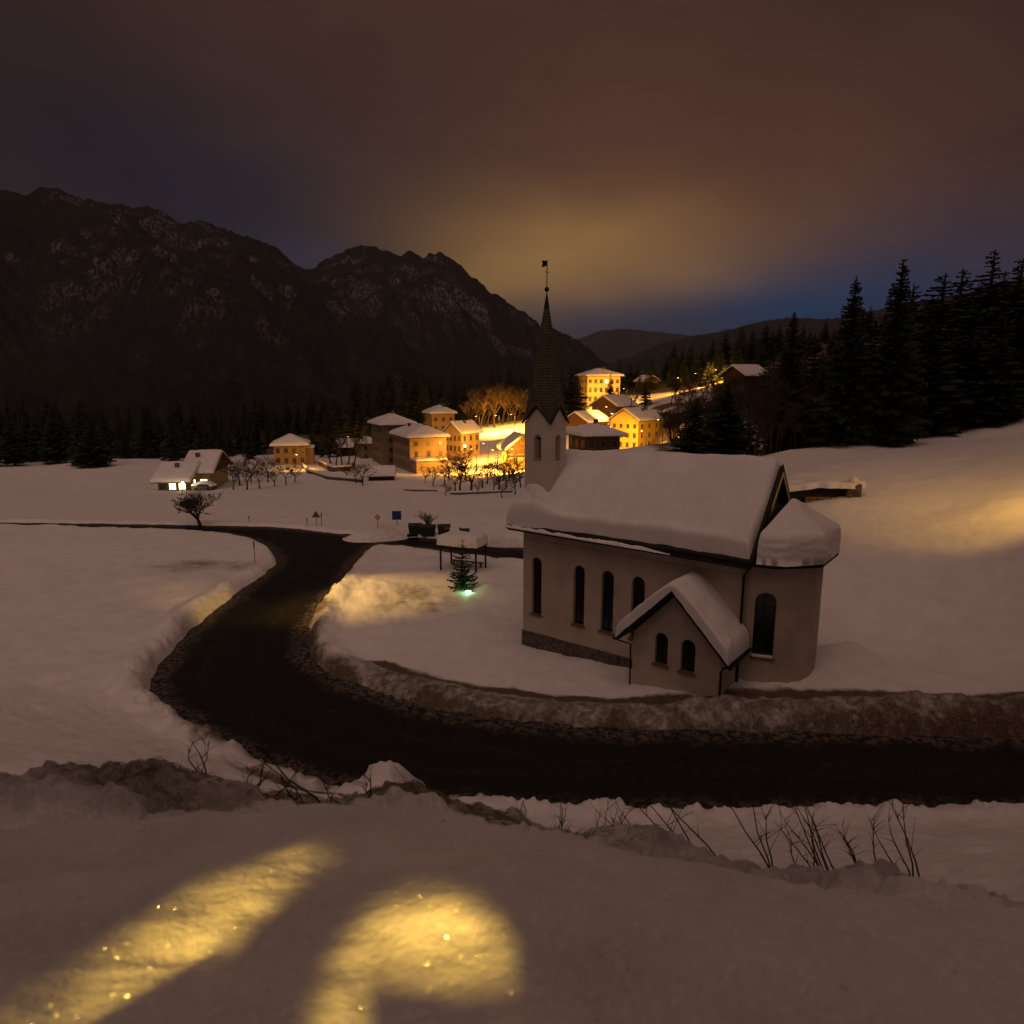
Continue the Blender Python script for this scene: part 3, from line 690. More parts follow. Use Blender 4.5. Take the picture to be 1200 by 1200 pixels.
soft = 9.42 - 2.26 * np.sqrt(rr ** 2 + .006)
XX = 13.0 * (1 - rr) + (AX + pr2 * np.cos(TT)) * rr; YY = AY + pr2 * np.sin(TT) * rr
strata = .010 * np.sin(h * 19 + 7 * fbm(XX / 1.1, YY / 1.1, 4, 12)) + .03 * fbm(TT * 4, h * 5, 3, 13)
edge = np.exp(-((rr - .985) / .05) ** 2)
XX = XX + (strata * edge + .06 * np.sin(k * math.pi) * edge) * np.cos(TT); YY = YY + (strata * edge) * np.sin(TT)
ZZ = soft + h * (1 + .05 * fbm(XX / 1.2, YY / 1.2, 4, 14)) + .012 * fbm(XX / .15, YY / .15, 3, 15) + .035 * fbm(XX / .9, YY / .9, 4, 16) * sstep(.5, .95, rr)
ZZ = np.where(rr >= .999, 7.17, ZZ); XX = 13.20 + (XX - 12.5) * (2.57 / 3.27)
grid_obj('apse_snow', np.stack([XX, YY, ZZ], -1), M['snow'], chapel)
# tower
mb = MB(); tx0, tx1, ty0, ty1 = .05, 1.75, .02, 1.56
mb.box(tx0, tx1, ty0, ty1, 6.0, 12.90)
tower = mb.obj('tower', M['tower_plaster'], chapel)
cx_, cy_ = (tx0 + tx1) / 2, (ty0 + ty1) / 2
cut = MB(); cut.prism(arch(.66, 1.16, 10.95, 12.27), 'y', -1, 3); boolean(tower, cut.obj('cut', M['plaster'], chapel))
cut = MB(); cut.prism(arch(.53, 1.03, 10.95, 12.27), 'x', -1, 3); boolean(tower, cut.obj('cut', M['plaster'], chapel))
cut = MB(); cut.box(tx0 + .28, tx1 - .28, ty0 + .28, ty1 - .28, 10.8, 12.6); boolean(tower, cut.obj('cut', M['plaster'], chapel))
g = MB()
for (a, b, ax_, p, q) in ((tx0, tx1, 'y', ty0, ty0 + .2), (tx0, tx1, 'y', ty1 - .2, ty1), (ty0 + .2, ty1 - .2, 'x', tx0, tx0 + .2), (ty0 + .2, ty1 - .2, 'x', tx1 - .2, tx1)):
    if ax_ == 'y': g.prism([(a, 12.902), (b, 12.902), ((a + b) / 2, 13.74)], 'y', p, q)
    else: g.prism([(a, 12.902 + .2), (b, 12.902 + .2), ((a + b) / 2, 13.74)], 'x', p, q); g.box(p, q, a, b, 12.902, 13.10)
g.obj('tower_gable', M['tower_plaster'], tower)
b_ = MB(); prof = [(.0, 11.95), (.09, 11.93), (.13, 11.75), (.16, 11.5), (.24, 11.32), (.25, 11.28), (.0, 11.30)]
vs = []; 
for r_, z_ in prof: vs += [(cx_ + r_ * math.cos(2 * math.pi * i / 14), cy_ + r_ * math.sin(2 * math.pi * i / 14), z_) for i in range(14)]
b_.add(vs, [(j * 14 + i, j * 14 + (i + 1) % 14, (j + 1) * 14 + (i + 1) % 14, (j + 1) * 14 + i) for j in range(len(prof) - 1) for i in range(14)])
b_.tube([(tx0 + .2, cy_, 12.0), (tx1 - .2, cy_, 12.0)], .05, 6)
b_.obj('bell', M['iron'], tower)
for ax_ in ('y', 'x'):
    s = MB()
    if ax_ == 'y': s.box(.64, 1.18, ty0 - .03, ty0 + .2, 10.90, 10.948)
    else: s.box(tx1 - .2, tx1 + .03, .51, 1.05, 10.90, 10.948)
    s.obj('belfry_sill', M['sill'], tower)
# spire
sp = MB(); o_ = .10; ap = (cx_, cy_, 19.62)
base = [(tx0 - o_, ty0 - o_, 12.86), (cx_, ty0 - o_, 13.80), (tx1 + o_, ty0 - o_, 12.86), (tx1 + o_, cy_, 13.80), (tx1 + o_, ty1 + o_, 12.86), (cx_, ty1 + o_, 13.80), (tx0 - o_, ty1 + o_, 12.86), (tx0 - o_, cy_, 13.80)]
fr = [0, .12, .3, .5, .75, 1]
vs = []
for f in fr[:-1]:
    for i, b0 in enumerate(base):
        z_ = b0[2] + (ap[2] - b0[2]) * f
        k_ = (1 - f) * (1 if (i % 2 == 0) else (1 + .05 * min(1, f * 4)))
        k_ *= (1 - .10 * math.sin(min(1, f * 1.3) * math.pi))
        vs.append((cx_ + (b0[0] - cx_) * k_, cy_ + (b0[1] - cy_) * k_, z_))
vs.append(ap); fs = []
for j in range(len(fr) - 2):
    for i in range(8): fs.append((j * 8 + i, j * 8 + (i + 1) % 8, (j + 1) * 8 + (i + 1) % 8, (j + 1) * 8 + i))
for i in range(8): fs.append(((len(fr) - 2) * 8 + i, (len(fr) - 2) * 8 + (i + 1) % 8, len(vs) - 1))
sp.add(vs, fs); spire = sp.obj('spire', M['shingle'], chapel)
v = MB()
for i in range(8):
    a, b = Vector(base[i]), Vector(base[(i + 1) % 8]); v.tube([a, b], .05, 5)
v.obj('spire_verge', M['blackwood'], spire)
v = MB(); v.tube([(cx_, cy_, 18.9), (cx_, cy_, 19.64)], [.155, .03], 8); v.obj('spire_cap', M['iron'], spire)
v = MB(); v.ball((cx_, cy_, 19.86), .13, 14); ball = v.obj('finial_ball', M['iron'], spire, smooth=True)
v = MB(); v.tube([(cx_, cy_, 19.6), (cx_, cy_, 21.35)], .022, 6)
v.tube([(cx_ - .20, cy_ + .1, 20.78), (cx_ + .24, cy_ - .12, 20.68)], .016, 5)
v.prism([(-.02, 0), (-.34, .06), (-.28, -.12), (-.34, -.30), (-.02, -.24)], 'y', -.012, .012)
for i in range(len(v.v) - 10, len(v.v)): x, y, z = v.v[i]; v.v[i] = (cx_ + x, cy_ + y, z + 21.30)
v.obj('weather_vane', M['iron'], spire)
# porch (sacristy)
PX0, PX1, PY = 8.08, 12.42, -2.0; PM = 10.22
mb = MB(); mb.prism([(PX0, -1.6), (PX1, -1.6), (PX1, 3.35), (PM, 5.62), (PX0, 3.35)], 'y', PY, -.002)
porch = mb.obj('porch_wall', M['plaster'], chapel)
cut = MB(); PWN = [(9.22, 9.87, 2.06, 3.60), (10.52, 11.20, 2.03, 3.58)]
for a, b, z0, z1 in PWN: cut.prism(arch(a, b, z0, z1), 'y', PY - .4, PY + .28)
boolean(porch, cut.obj('cut', M['glass'], chapel))
for a, b, z0, z1 in PWN: arched_window(a, b, z0, z1, PY, chapel, .18)
EXL, EXR, ZE = 7.45, 12.98, 3.05
mb = MB(); zt = 5.95
mb.prism([(EXL, ZE + .02), (PM, zt), (EXR, ZE), (EXR, ZE - .17), (PM, zt - .20), (EXL, ZE - .15)], 'y', PY - .62, -.01)
mb.obj('porch_roof', M['blackwood'], chapel)
mb = MB(); mb.tube([(EXR + .08, PY - .66, ZE - .05), (EXR + .08, -.05, ZE + .03)], .07, 8); mb.obj('gutter', M['iron'], chapel); mb = MB(); mb.tube([(EXL - .07, PY - .66, ZE - .02), (EXL - .07, -.05, ZE + .03)], .06, 8)
mb.obj('gutter', M['iron'], chapel)
def psn():
    t = np.linspace(0, 1, 150); xs = EXL + .02 + (EXR - EXL - .06) * (.6 * t + .4 * (.5 - .5 * np.cos(np.pi * t)))
    u_ = np.linspace(0, 1, 70); ys = PY - .66 + (-PY + .655) * u_ ** 1.3
    X_, Y_ = np.meshgrid(xs, ys, indexing='ij')
    e = np.minimum(np.minimum(X_ - xs[0], xs[-1] - X_) * 1.5, (Y_ - ys[0]) * 1.0); k = np.clip(e / .36, 0, 1)
    h = (.60 + .10 * fbm(X_ / 1.1, Y_ / 1.1, 3, 33)) * (1 - (1 - k) ** 2.6) ** (1 / 2.6) + .04 * fbm(X_ / .22, Y_ / .22, 4, 34) * (1 - sstep(.2, .9, e)) + .07 * fbm(X_ / .6, Y_ / .4, 4, 35) + .015 * fbm(X_ / .12, Y_ / .12, 3, 36)
    sl = np.where(X_ < PM, (zt - ZE) / (PM - EXL), (zt - ZE) / (EXR - PM))
    zr = zt - sl * (np.sqrt((X_ - PM) ** 2 + .40 ** 2) - .12)
    zr = np.where(k <= .001, zt - sl * np.abs(X_ - PM), zr)
    P = np.stack([X_, Y_ - .12 * np.sin(k * math.pi) * (Y_ < PY), zr + h], -1)
    return grid_obj('porch_snow', P[::-1], M['snow'], chapel)
psn()
def pipe(pts, r=.055):
    m_ = MB(); m_.tube(pts, r, 8); return m_.obj('downpipe', M['iron'], chapel)
pipe([(12.95, -.80, 7.0), (12.75, -.4, 6.75), (12.52, -.10, 6.5), (12.50, -.10, 1.0)], .06)
pipe([(EXR - .15, PY - .5, ZE - .12), (PX1 + .12, PY - .12, ZE - .35), (PX1 + .02, PY - .07, ZE - .6), (PX1 + .02, PY - .07, -.6)])
pipe([(EXL + .1, PY - .5, ZE - .1), (PX0 - .1, PY - .05, ZE - .35), (PX0 - .07, PY - .03, -.6)], .045)

# ------------------------------------------------------------------ village houses
def ground_at(px, py, d):
    """world x,y seen at column px, at forward distance d, and the snow height there"""
    x, y, z = D(px, py, d); return x, y, TZ(x, y)
WIN_CACHE = {}
def win_mesh(w, h, lit=False, arch_=False):
    key = (round(w, 2), round(h, 2), lit)
    if key not in WIN_CACHE:
        b = MB(); t = .09
        b.box(-w / 2 - t, w / 2 + t, -.07, .0, -t, 0, 1); b.box(-w / 2 - t, w / 2 + t, -.07, .0, h, h + t, 1)
        b.box(-w / 2 - t, -w / 2, -.07, .0, 0, h, 1); b.box(w / 2, w / 2 + t, -.07, .0, 0, h, 1)
        b.box(-w / 2, w / 2, -.025, .0, 0, h, 0); b.box(-.03, .03, -.045, -.026, 0, h, 1)
        b.box(-w / 2 - t - .05, w / 2 + t + .05, -.16, .0, -t - .07, -t - .003, 1)
        o = b.obj('window', [M['litwin'] if lit else M['win'], M['frame']]); WIN_CACHE[key] = o.data
        bpy.data.objects.remove(o)
    return WIN_CACHE[key]
def add_win(parent, face, u, z, W_, L_, w=.95, h=1.35, lit=False, name='window'):
    o = bpy.data.objects.new(name, win_mesh(w, h, lit)); link(o, parent)
    if face == 'f': o.location = (u, 0, z)
    elif face == 'l': o.location = (0, u, z); o.rotation_euler = (0, 0, -math.pi / 2)
    elif face == 'r': o.location = (W_, u, z); o.rotation_euler = (0, 0, math.pi / 2)
    return o
def house(name, label, px, py, d, phi, w, l, h, roof, wallm, pitch=28, oh=.8, fr=(3, 3), lf=(4, 3), z0=1.2, group=None, snowT=.55, seed=1, upper=None, wins=(.9, 1.3), lit=(), sink=None, ridge='y', chimney=((.4, .5),), base_z=None, cat='house', winskip=()):
    x, y, zg = D(px, py, d)
    if base_z is None: base_z = zg
    root = empty(name, (x, y, base_z), R(phi), label, cat, group)
    rise_t = math.tan(R(pitch))
    def rz(X_, Y_):
        if roof == 'gable':
            q = np.minimum(X_, w - X_) if ridge == 'y' else np.minimum(Y_, l - Y_)
        else: q = np.minimum(np.minimum(X_, w - X_), np.minimum(Y_, l - Y_))
        return h + rise_t * q
    b = MB()
    if roof == 'gable' and ridge == 'y': b.prism([(0, -3), (w, -3), (w, h), (w / 2, h + rise_t * w / 2), (0, h)], 'y', 0, l)
    elif roof == 'gable': b.prism([(0, -3), (l, -3), (l, h), (l / 2, h + rise_t * l / 2), (0, h)], 'x', 0, w)
    else: b.box(0, w, 0, l, -3, h)
    b.obj('wall', wallm, root)
    if upper:   # timber upper storey on the gable
        b = MB(); uz = upper
        if ridge == 'y': b.prism([(-.04, uz), (w + .04, uz), (w + .04, h), (w / 2, h + rise_t * w / 2 - .05), (-.04, h)], 'y', -.06, l + .06)
        else: b.prism([(-.04, uz), (l + .04, uz), (l + .04, h), (l / 2, h + rise_t * l / 2 - .05), (-.04, h)], 'x', -.06, w + .06)
        b.obj('timber_cladding', M['brownwood'], root)
    # roof deck
    n = 9; xs = np.linspace(-oh, w + oh, n * 2 + 1); ys = np.linspace(-oh, l + oh, n * 2 + 1)
    b = MB(); ty = .06
    if roof == 'gable':
        A_ = w if ridge == 'y' else l; e0 = h - rise_t * oh
        b.prism([(-oh, e0 + ty), (A_ / 2, h + rise_t * A_ / 2 + ty), (A_ + oh, e0 + ty), (A_ + oh, e0 - .16), (A_ / 2, h + rise_t * A_ / 2 - .16), (-oh, e0 - .16)], 'y' if ridge == 'y' else 'x', -oh, (l if ridge == 'y' else w) + oh)
    else:
        e0 = h - rise_t * oh; m_ = min(w, l) / 2 + oh; zt = e0 + rise_t * m_
        if w <= l: top = [(w / 2, -oh + m_, zt), (w / 2, l + oh - m_, zt)]
        else: top = [(-oh + m_, l / 2, zt), (w + oh - m_, l / 2, zt)]
        c = [(-oh, -oh), (w + oh, -oh), (w + oh, l + oh), (-oh, l + oh)]
        vs = [(a, b_, e0 - .18) for a, b_ in c] + [(a, b_, e0 + ty) for a, b_ in c] + top
        if w <= l: fs = [(4, 5, 8), (5, 6, 9, 8), (6, 7, 9), (7, 4, 8, 9)]
        else: fs = [(4, 5, 9, 8), (5, 6, 9), (6, 7, 8, 9), (7, 4, 8)]
        b.add(vs, [(3, 2, 1, 0), (0, 1, 5, 4), (1, 2, 6, 5), (2, 3, 7, 6), (3, 0, 4, 7)] + fs)
    rf = b.obj('roof', M['brownwood'], root)
    snow_shell('roof_snow', lambda X_, Y_: rz(X_, Y_) + ty, -oh - .05, w + oh + .05, -oh - .05, l + oh + .05, 34, 34, snowT, .45, seed * 7 + 3, rf, wob=.12, edge_wob=.08)
    for i, (cu, cv) in enumerate(chimney):
        zc = float(rz(np.array(cu * w), np.array(cv * l)))
        b = MB(); b.box(cu * w - .35, cu * w + .35, cv * l - .35, cv * l + .35, zc - .3, zc + 1.25); b.box(cu * w - .45, cu * w + .45, cv * l - .45, cv * l + .45, zc + 1.252, zc + 1.35)
        c_ = b.obj('chimney', M['stone'], rf)
    # windows
    ww, wh = wins; k = 0
    for face, (nc, nr), span in (('f', fr, w), ('l', lf, l)):
        if nc == 0: continue
        for r_ in range(nr):
            z = z0 + r_ * (h - z0 + .3) / nr
            for c in range(nc):
                if (face, c, r_) in winskip: continue
                add_win(root, face, span * (c + .5 + .0) / nc, z, w, l, ww, wh if r_ < nr - 1 or nr < 3 else wh * .8, lit=((face, c, r_) in lit))
    if roof == 'gable' and ridge == 'y' and w > 6: add_win(root, 'f', w / 2, h + rise_t * w * .17, w, l, .8, 1.1)
    return root
def balcony(root, x0, x1, z, depth=1.1):
    b = MB(); b.box(x0, x1, -depth, -.06, z - .12, z); b.box(x0, x1, -depth, -depth + .05, z + .85, z + .95)
    n = max(3, int((x1 - x0) / .28))
    for i in range(n + 1): b.box(x0 + (x1 - x0 - .08) * i / n, x0 + (x1 - x0 - .08) * i / n + .08, -depth + .005, -depth + .045, z + .002, z + .849)
    return b.obj('balcony', M['brownwood'], root)
def dormer(root, x0, x1, y0, z0, z1, depth):
    b = MB(); b.box(x0, x1, y0, y0 + depth, z0, z1); return b
g_ = None
hA = house('apartment_block', 'three storey apartment block with grey long side and lit orange end above a lean-to', 481, 553, 170, 24, 9.6, 17, 8.9, 'hip', M['orangewall'], 24, .9, (3, 3), (7, 3), .9, seed=2, wins=(.85, 1.35), chimney=((.55, .25), (.3, .6)))
b = MB(); b.box(.4, 8.0, -4.2, -.003, -3, 2.9); an = b.obj('lean_to', M['orangewall'], hA)
b = MB(); b.box(.1, 8.3, -4.6, -.003, 2.902, 3.08); b.obj('roof', M['brownwood'], an)
snow_shell('roof_snow', lambda X_, Y_: X_ * 0 + 3.085, .05, 8.35, -4.65, -.02, 20, 14, .5, .35, 9, an)
hB = house('apartment_block', 'taller grey apartment block with hipped snowy roof standing behind the orange-ended block', 449, 546, 188, 24, 9.0, 13, 11.6, 'hip', M['greywall'], 24, .9, (2, 4), (5, 4), .9, seed=3, wins=(.85, 1.35), chimney=((.5, .4),))
hB2 = house('annex', 'low grey annex with snowy roof at the left end of the apartment blocks', 424, 541, 205, 24, 5.5, 9, 5.6, 'hip', M['greywall'], 22, .6, (2, 2), (3, 2), .9, seed=4, chimney=())
hC = house('manor_house', 'square orange house with pyramid snowy roof alone at the upper left of the field', 322, 547, 190, 14, 8.6, 8.6, 6.3, 'hip', M['orangewall'], 26, 1.0, (4, 2), (3, 2), 1.0, seed=5, chimney=())
b = MB(); b.box(8.605, 10.6, 1.2, 6, -3, 5.0); an = b.obj('annex', M['orangewall'], hC)
snow_shell('roof_snow', lambda X_, Y_: X_ * 0 + 5.0, 8.55, 10.9, .9, 6.3, 14, 14, .45, .3, 10, an)
hT = house('tower_block', 'tall four storey orange block with hipped snowy roof behind the village houses', 507, 530, 215, 22, 7.4, 8.5, 12.4, 'hip', M['orangewall'], 25, .8, (3, 4), (4, 4), 1.0, seed=6, wins=(.9, 1.25), chimney=((.6, .3),))
hD = house('gabled_house', 'orange gabled house with a glowing wall lamp left of the chalet', 541, 533, 186, 52, 7.6, 6.2, 6.2, 'gable', M['orangewall'], 38, .7, (3, 2), (4, 2), 1.0, seed=7, ridge='x', wins=(.8, 1.3), chimney=((.5, .35),))
hE = house('chalet', 'timber chalet with balcony and wide eaves just left of the church tower', 596, 547, 158, 12, 6.6, 8, 4.6, 'gable', M['palewall'], 38, 1.1, (2, 2), (2, 2), .8, upper=3.0, seed=8, lit=(('f', 1, 0),), chimney=())
balcony(hE, -.2, 3.4, 2.7)
hF = house('low_barn', 'low building with a broad snowy roof directly behind the church roof', 686, 530, 130, 14, 7.0, 10, 3.4, 'hip', M['brownwood'], 20, 1.0, (3, 1), (3, 1), .8, seed=9, chimney=((.5, .4),))
hG = house('chalet', 'brown chalet with red brown gable and a snow covered dormer right of the spire', 688, 511, 195, 50, 10.5, 7.6, 4.3, 'gable', M['orangewall'], 30, .9, (4, 1), (3, 1), 1.0, upper=2.6, seed=10, ridge='x', lit=(), chimney=((.35, .7),))
hH = house('chalet', 'dark timber chalet behind the yellow gabled house', 722, 489, 222, 50, 12, 9.2, 3.9, 'gable', M['brownwood'], 31, .9, (3, 1), (3, 1), 1.0, upper=1.2, seed=11, ridge='x', lit=(('l', 0, 0), ('f', 1, 0)), chimney=((.6, .6),))
hI = house('gabled_house', 'bright yellow three storey gabled house behind the church roof', 747, 528, 185, 47, 11.0, 8.8, 8.3, 'gable', M['yellowwall'], 31, .7, (3, 3), (4, 3), .8, seed=12, ridge='x', wins=(.75, 1.2), chimney=((.55, .3), (.75, .35)))
hJ = house('hotel', 'large pale yellow hotel with hipped snowy roof above the other houses', 688, 474, 266, 12, 13.2, 12, 11.2, 'hip', M['palewall'], 20, 1.2, (6, 3), (3, 3), 1.4, seed=13, wins=(1.1, 1.6), chimney=((.6, .35),), lit=(('f', 3, 2),))
hK = house('cottage', 'small house with snowy roof half hidden behind the spruce beside the hotel', 757, 458, 285, 20, 5.6, 8, 4.2, 'gable', M['orangewall'], 32, .9, (1, 1), (2, 1), 1.0, seed=14, chimney=((.4, .4),))
hL = house('hut', 'dark house with snowy roof at the end of the lit hillside road', 872, 466, 198, 25, 8, 9, 6.6, 'gable', M['brownwood'], 28, 1.0, (2, 2), (2, 2), 1.0, seed=15, ridge='x', chimney=())
hM = house('chalet', 'low chalet with glowing windows at the far left edge of the field', 219, 574, 138, 8, 4.6, 14, 3.9, 'gable', M['palewall'], 24, 1.1, (2, 1), (2, 1), 1.0, upper=3.1, seed=16, ridge='x', lit=(('f', 0, 0), ('f', 1, 0)), chimney=((.3, .3),), wins=(1.3, 1.1))
hN = house('chalet', 'long chalet wing with lit doorway beside the low chalet at the left', 186, 578, 133, 8, 5.4, 12, 2.7, 'gable', M['brownwood'], 22, 1.1, (3, 1), (2, 1), .7, seed=17, ridge='x', lit=(('f', 2, 0), ('f', 1, 0)), chimney=((.5, .3),), wins=(1.2, 1.2))
hO = house('garden_shed', 'garden shed with frosty snow covered roof below the apartment blocks', 432, 565, 150, 8, 5.6, 4, 1.5, 'gable', M['blackwood'], 38, .3, (0, 0), (0, 0), 1.0, seed=18, ridge='x', chimney=(), cat='shed', snowT=.4)
hP = house('long_barn', 'long low barn with bright lit snow roof left of the apartment blocks', 394, 533, 214, 6, 13, 9, 2.6, 'gable', M['blackwood'], 20, .8, (0, 0), (0, 0), 1.0, seed=19, ridge='x', chimney=(), cat='barn')
# walls in the gardens
def wall_run(name, label, pts, h, w, matl, cat='wall', snow=True, group=None):
    P = [ground_at(*p) for p in pts]; root = empty(name, P[0], 0, label, cat, group); o = P[0]
    b = MB(); s = MB()
    for a, c in zip(P[:-1], P[1:]):
        a_ = Vector(a) - Vector(o); c_ = Vector(c) - Vector(o); dirv = (c_ - a_); dirv.z = 0; nrm = Vector((-dirv.y, dirv.x, 0)).normalized() * w / 2
        vs = [a_ - nrm, c_ - nrm, c_ + nrm, a_ + nrm]
        lo = [v + Vector((0, 0, -1.2)) for v in vs]; hi = [v + Vector((0, 0, h)) for v in vs]
        b.add(lo + hi, [(3, 2, 1, 0), (4, 5, 6, 7), (0, 1, 5, 4), (1, 2, 6, 5), (2, 3, 7, 6), (3, 0, 4, 7)])
        if snow:
            nn = nrm * 1.1; vs = [a_ - nn, c_ - nn, c_ + nn, a_ + nn]
            lo = [v + Vector((0, 0, h + .003)) for v in vs]; hi = [v * 1 - (v - (a_ if i in (0, 3) else c_)) * .35 + Vector((0, 0, h + .3)) for i, v in enumerate(vs)]
            s.add(lo + hi, [(3, 2, 1, 0), (4, 5, 6, 7), (0, 1, 5, 4), (1, 2, 6, 5), (2, 3, 7, 6), (3, 0, 4, 7)])
    wo_ = b.obj('masonry', matl, root)
    if snow: s.obj('snow_cap', M['snow'], root)
    return root
wall_run('garden_wall', 'dark stepped garden wall under snow left of the apartment blocks', [(354, 545, 188), (362, 553, 172), (385, 563, 155), (425, 566, 147)], .7, .6, M['stone'])
wall_run('garden_wall', 'upper dark garden wall bending beneath the row of trunks', [(374, 541, 192), (390, 552, 172), (410, 550, 176)], 1.2, .6, M['stone'])
wall_run('garden_wall', 'low broken garden wall crossing the snow field below the orchard', [(474, 577, 130), (512, 585, 122)], .22, .25, M['stone'], snow=False)
wall_run('garden_wall', 'low garden wall along the foot of the orchard left of the church', [(528, 589, 117), (560, 592, 114), (600, 600, 108)], .3, .3, M['stone'])
wall_run('parapet', 'long dark road parapet at the left edge beyond the road', [(-60, 617, 72), (204, 617, 72), (309, 617.5, 71)], .35, .3, M['blackwood'], cat='road parapet', snow=False)
# stone culvert under snow on the right hand slope
def culvert():
    x, y, z = D(966, 588, 58); root = empty('woodshed', (x, y, TZ(x, y)), R(-6), 'dark open woodshed dug into the snowy slope right of the apse, with a stone pier', 'woodshed')
    b = MB(); b.box(-2.6, 2.6, -.2, 2.5, -.6, 1.0); b.obj('recess', M['blackwood'], root)
    b = MB(); b.box(1.55, 2.7, -.7, -.203, -.6, 1.35); b.obj('stone_pier', M['stone'], root)
    b = MB(); b.ball((2.1, -.45, 1.55), .42, 12); b.obj('snow_cap', M['snow'], root, smooth=True)
    snow_shell('roof_snow', lambda X_, Y_: X_ * 0 + .6 + .42 * np.clip((X_ + 3.6) / 3, 0, 1), -3.6, 3.2, -.9, 3.4, 40, 30, .55, .5, 40, root, wob=.2, edge_wob=.25)
    b = MB()
    rnd = random.Random(4)
    for i in range(14):
        for j in range(3): b.tube([(-1.6 + i * .22, -.45, -.35 + j * .22 + rnd.uniform(-.03, .03)), (-1.6 + i * .22, -.205, -.35 + j * .22)], .10, 8)
    o = b.obj('log_stack', M['logs'], root); o['kind'] = 'stuff'
culvert()

# ------------------------------------------------------------------ trees
def conifer_mesh(seed, whorls=24, per=6, segs=5, R0=.19, droop=.25, bare=.08, spray=1.0, gap=.12, tip=.0):
    """unit height spruce: returns trunk MB and crown MB"""
    rnd = random.Random(seed); tr = MB(); n = 6
    lean = (rnd.uniform(-.01, .01), rnd.uniform(-.01, .01))
    tr.tube([(0, 0, -.04), (lean[0] * .5, lean[1] * .5, .5), (lean[0], lean[1], .985)], [.016, .010, .002], 6)
    cr = MB(); V = cr.v; F = cr.f
    for w in range(whorls):
        t = (w + rnd.uniform(-.3, .3)) / whorls; z = bare + (1 - bare - .01) * max(0, t); tt = (z - bare) / (1 - bare)
        L0 = R0 * ((1 - tt) ** .85) * (1.0 if tt > .12 else .75 + 2 * tt) + .006
        cnt = max(3, int(per * (1 - tt * .5)))
        a0 = rnd.uniform(0, 6.28)
        for k in range(cnt):
            if rnd.random() < gap: continue
            a = a0 + 6.283 * k / cnt + rnd.uniform(-.35, .35); L = L0 * rnd.uniform(.62, 1.22)
            zz = z + rnd.uniform(-.012, .012); ca, sa = math.cos(a), math.sin(a)
            dr = droop * (1 - tt * .7) * rnd.uniform(.7, 1.3); up = .10 * (tt > .75)
            prev = None
            for s in range(segs + 1):
                u = s / segs; rr_ = L * u; hz_ = zz - dr * L * (u ** 1.4) * 1.6 + L * .22 * u ** 3 + up * L * u
                wdt = L * spray * (.26 * (1 - u) + .05) * (1 if s > 0 else .3); hang = L * .10 + .006
                c = (ca * rr_, sa * rr_, hz_); px_, py_ = -sa * wdt, ca * wdt
                cur = (c, (c[0] + px_ * rnd.uniform(.6, 1.3), c[1] + py_ * rnd.uniform(.6, 1.3), c[2] - hang * rnd.uniform(.4, 1.6)), (c[0] - px_ * rnd.uniform(.6, 1.3), c[1] - py_ * rnd.uniform(.6, 1.3), c[2] - hang * rnd.uniform(.4, 1.6)))
                if prev is not None:
                    b = len(V); V.extend([prev[0], c, cur[1], prev[1], cur[2], prev[2]])
                    # saw-toothed sprays: a triangle towards the tip each side, so light shows between them
                    F.extend([(b, b + 1, b + 2), (b, b + 2, b + 3) if s % 2 else (b, b + 1, b + 3), (b, b + 4, b + 1), (b, b + 5, b + 4) if s % 2 else (b, b + 5, b + 1)])
                prev = cur
    cr.m = [0] * len(F)
    return tr, cr
def conifer(name, label, seed, cat='spruce', group=None, needle=None, **k):
    tr, cr = conifer_mesh(seed, **k)
    r = empty(name, (0, 0, 0), 0, label, cat, group)
    tr.obj('trunk', M['bark'], r, recalc=False); cr.obj('crown', needle or M['needle'], r, recalc=False)
    return r
def bare_mesh(seed, levels=5, spread=.55, n0=4, trunk=.22, up=.25, twist=.4, ratio=.68, r0=.022, fan=3):
    rnd = random.Random(seed); tr = MB(); cr = MB()
    def branch(p, d, L, r, lv):
        pts = [p]; rs = [r]; q = p; dd = d; nseg = 3 if lv < 3 else 2
        for i in range(nseg):
            dd = (dd + Vector((rnd.uniform(-1, 1), rnd.uniform(-1, 1), rnd.uniform(-.6, 1))) * .16 * (1 + twist)).normalized()
            q = q + dd * L / nseg; pts.append(q); rs.append(max(r * (1 - .45 * (i + 1) / nseg), .0016))
        (tr if lv < 2 else cr).tube(pts, rs, 6 if lv < 2 else (4 if lv == 2 else 3), cap=False)
        if lv >= levels: return
        m = n0 if lv == 0 else fan
        for k in range(m):
            t_ = rnd.uniform(.45, 1) if lv else rnd.uniform(.8, 1); i = min(int(t_ * nseg), nseg - 1); pp = pts[i].lerp(pts[i + 1], t_ * nseg - i) if k else pts[-1]
            ax = Vector((rnd.uniform(-1, 1), rnd.uniform(-1, 1), rnd.uniform(-.3, .3))).normalized()
            nd = (dd + ax * spread * rnd.uniform(.7, 1.5) + Vector((0, 0, up * .4))).normalized()
            branch(pp, nd, L * ratio * rnd.uniform(.75, 1.15), max(rs[i] * .62, .0016), lv + 1)
    branch(Vector((0, 0, -.03)), Vector((rnd.uniform(-.06, .06), rnd.uniform(-.06, .06), 1)), trunk + .03, r0, 0)
    k_ = 1 / max(v[2] for v in tr.v + cr.v)
    tr.v = [(a * k_, b * k_, c * k_) for a, b, c in tr.v]; cr.v = [(a * k_, b * k_, c * k_) for a, b, c in cr.v]
    return tr, cr
def bare_tree(name, label, seed, cat='bare tree', group=None, tw=None, **k):
    tr, cr = bare_mesh(seed, **k); r = empty(name, (0, 0, 0), 0, label, cat, group)
    tr.obj('trunk', M['bark'], r, recalc=False); cr.obj('crown', tw or M['twig'], r, recalc=False); return r
rnd = random.Random(11)
FG = 'dark spruces of the forest behind the village'
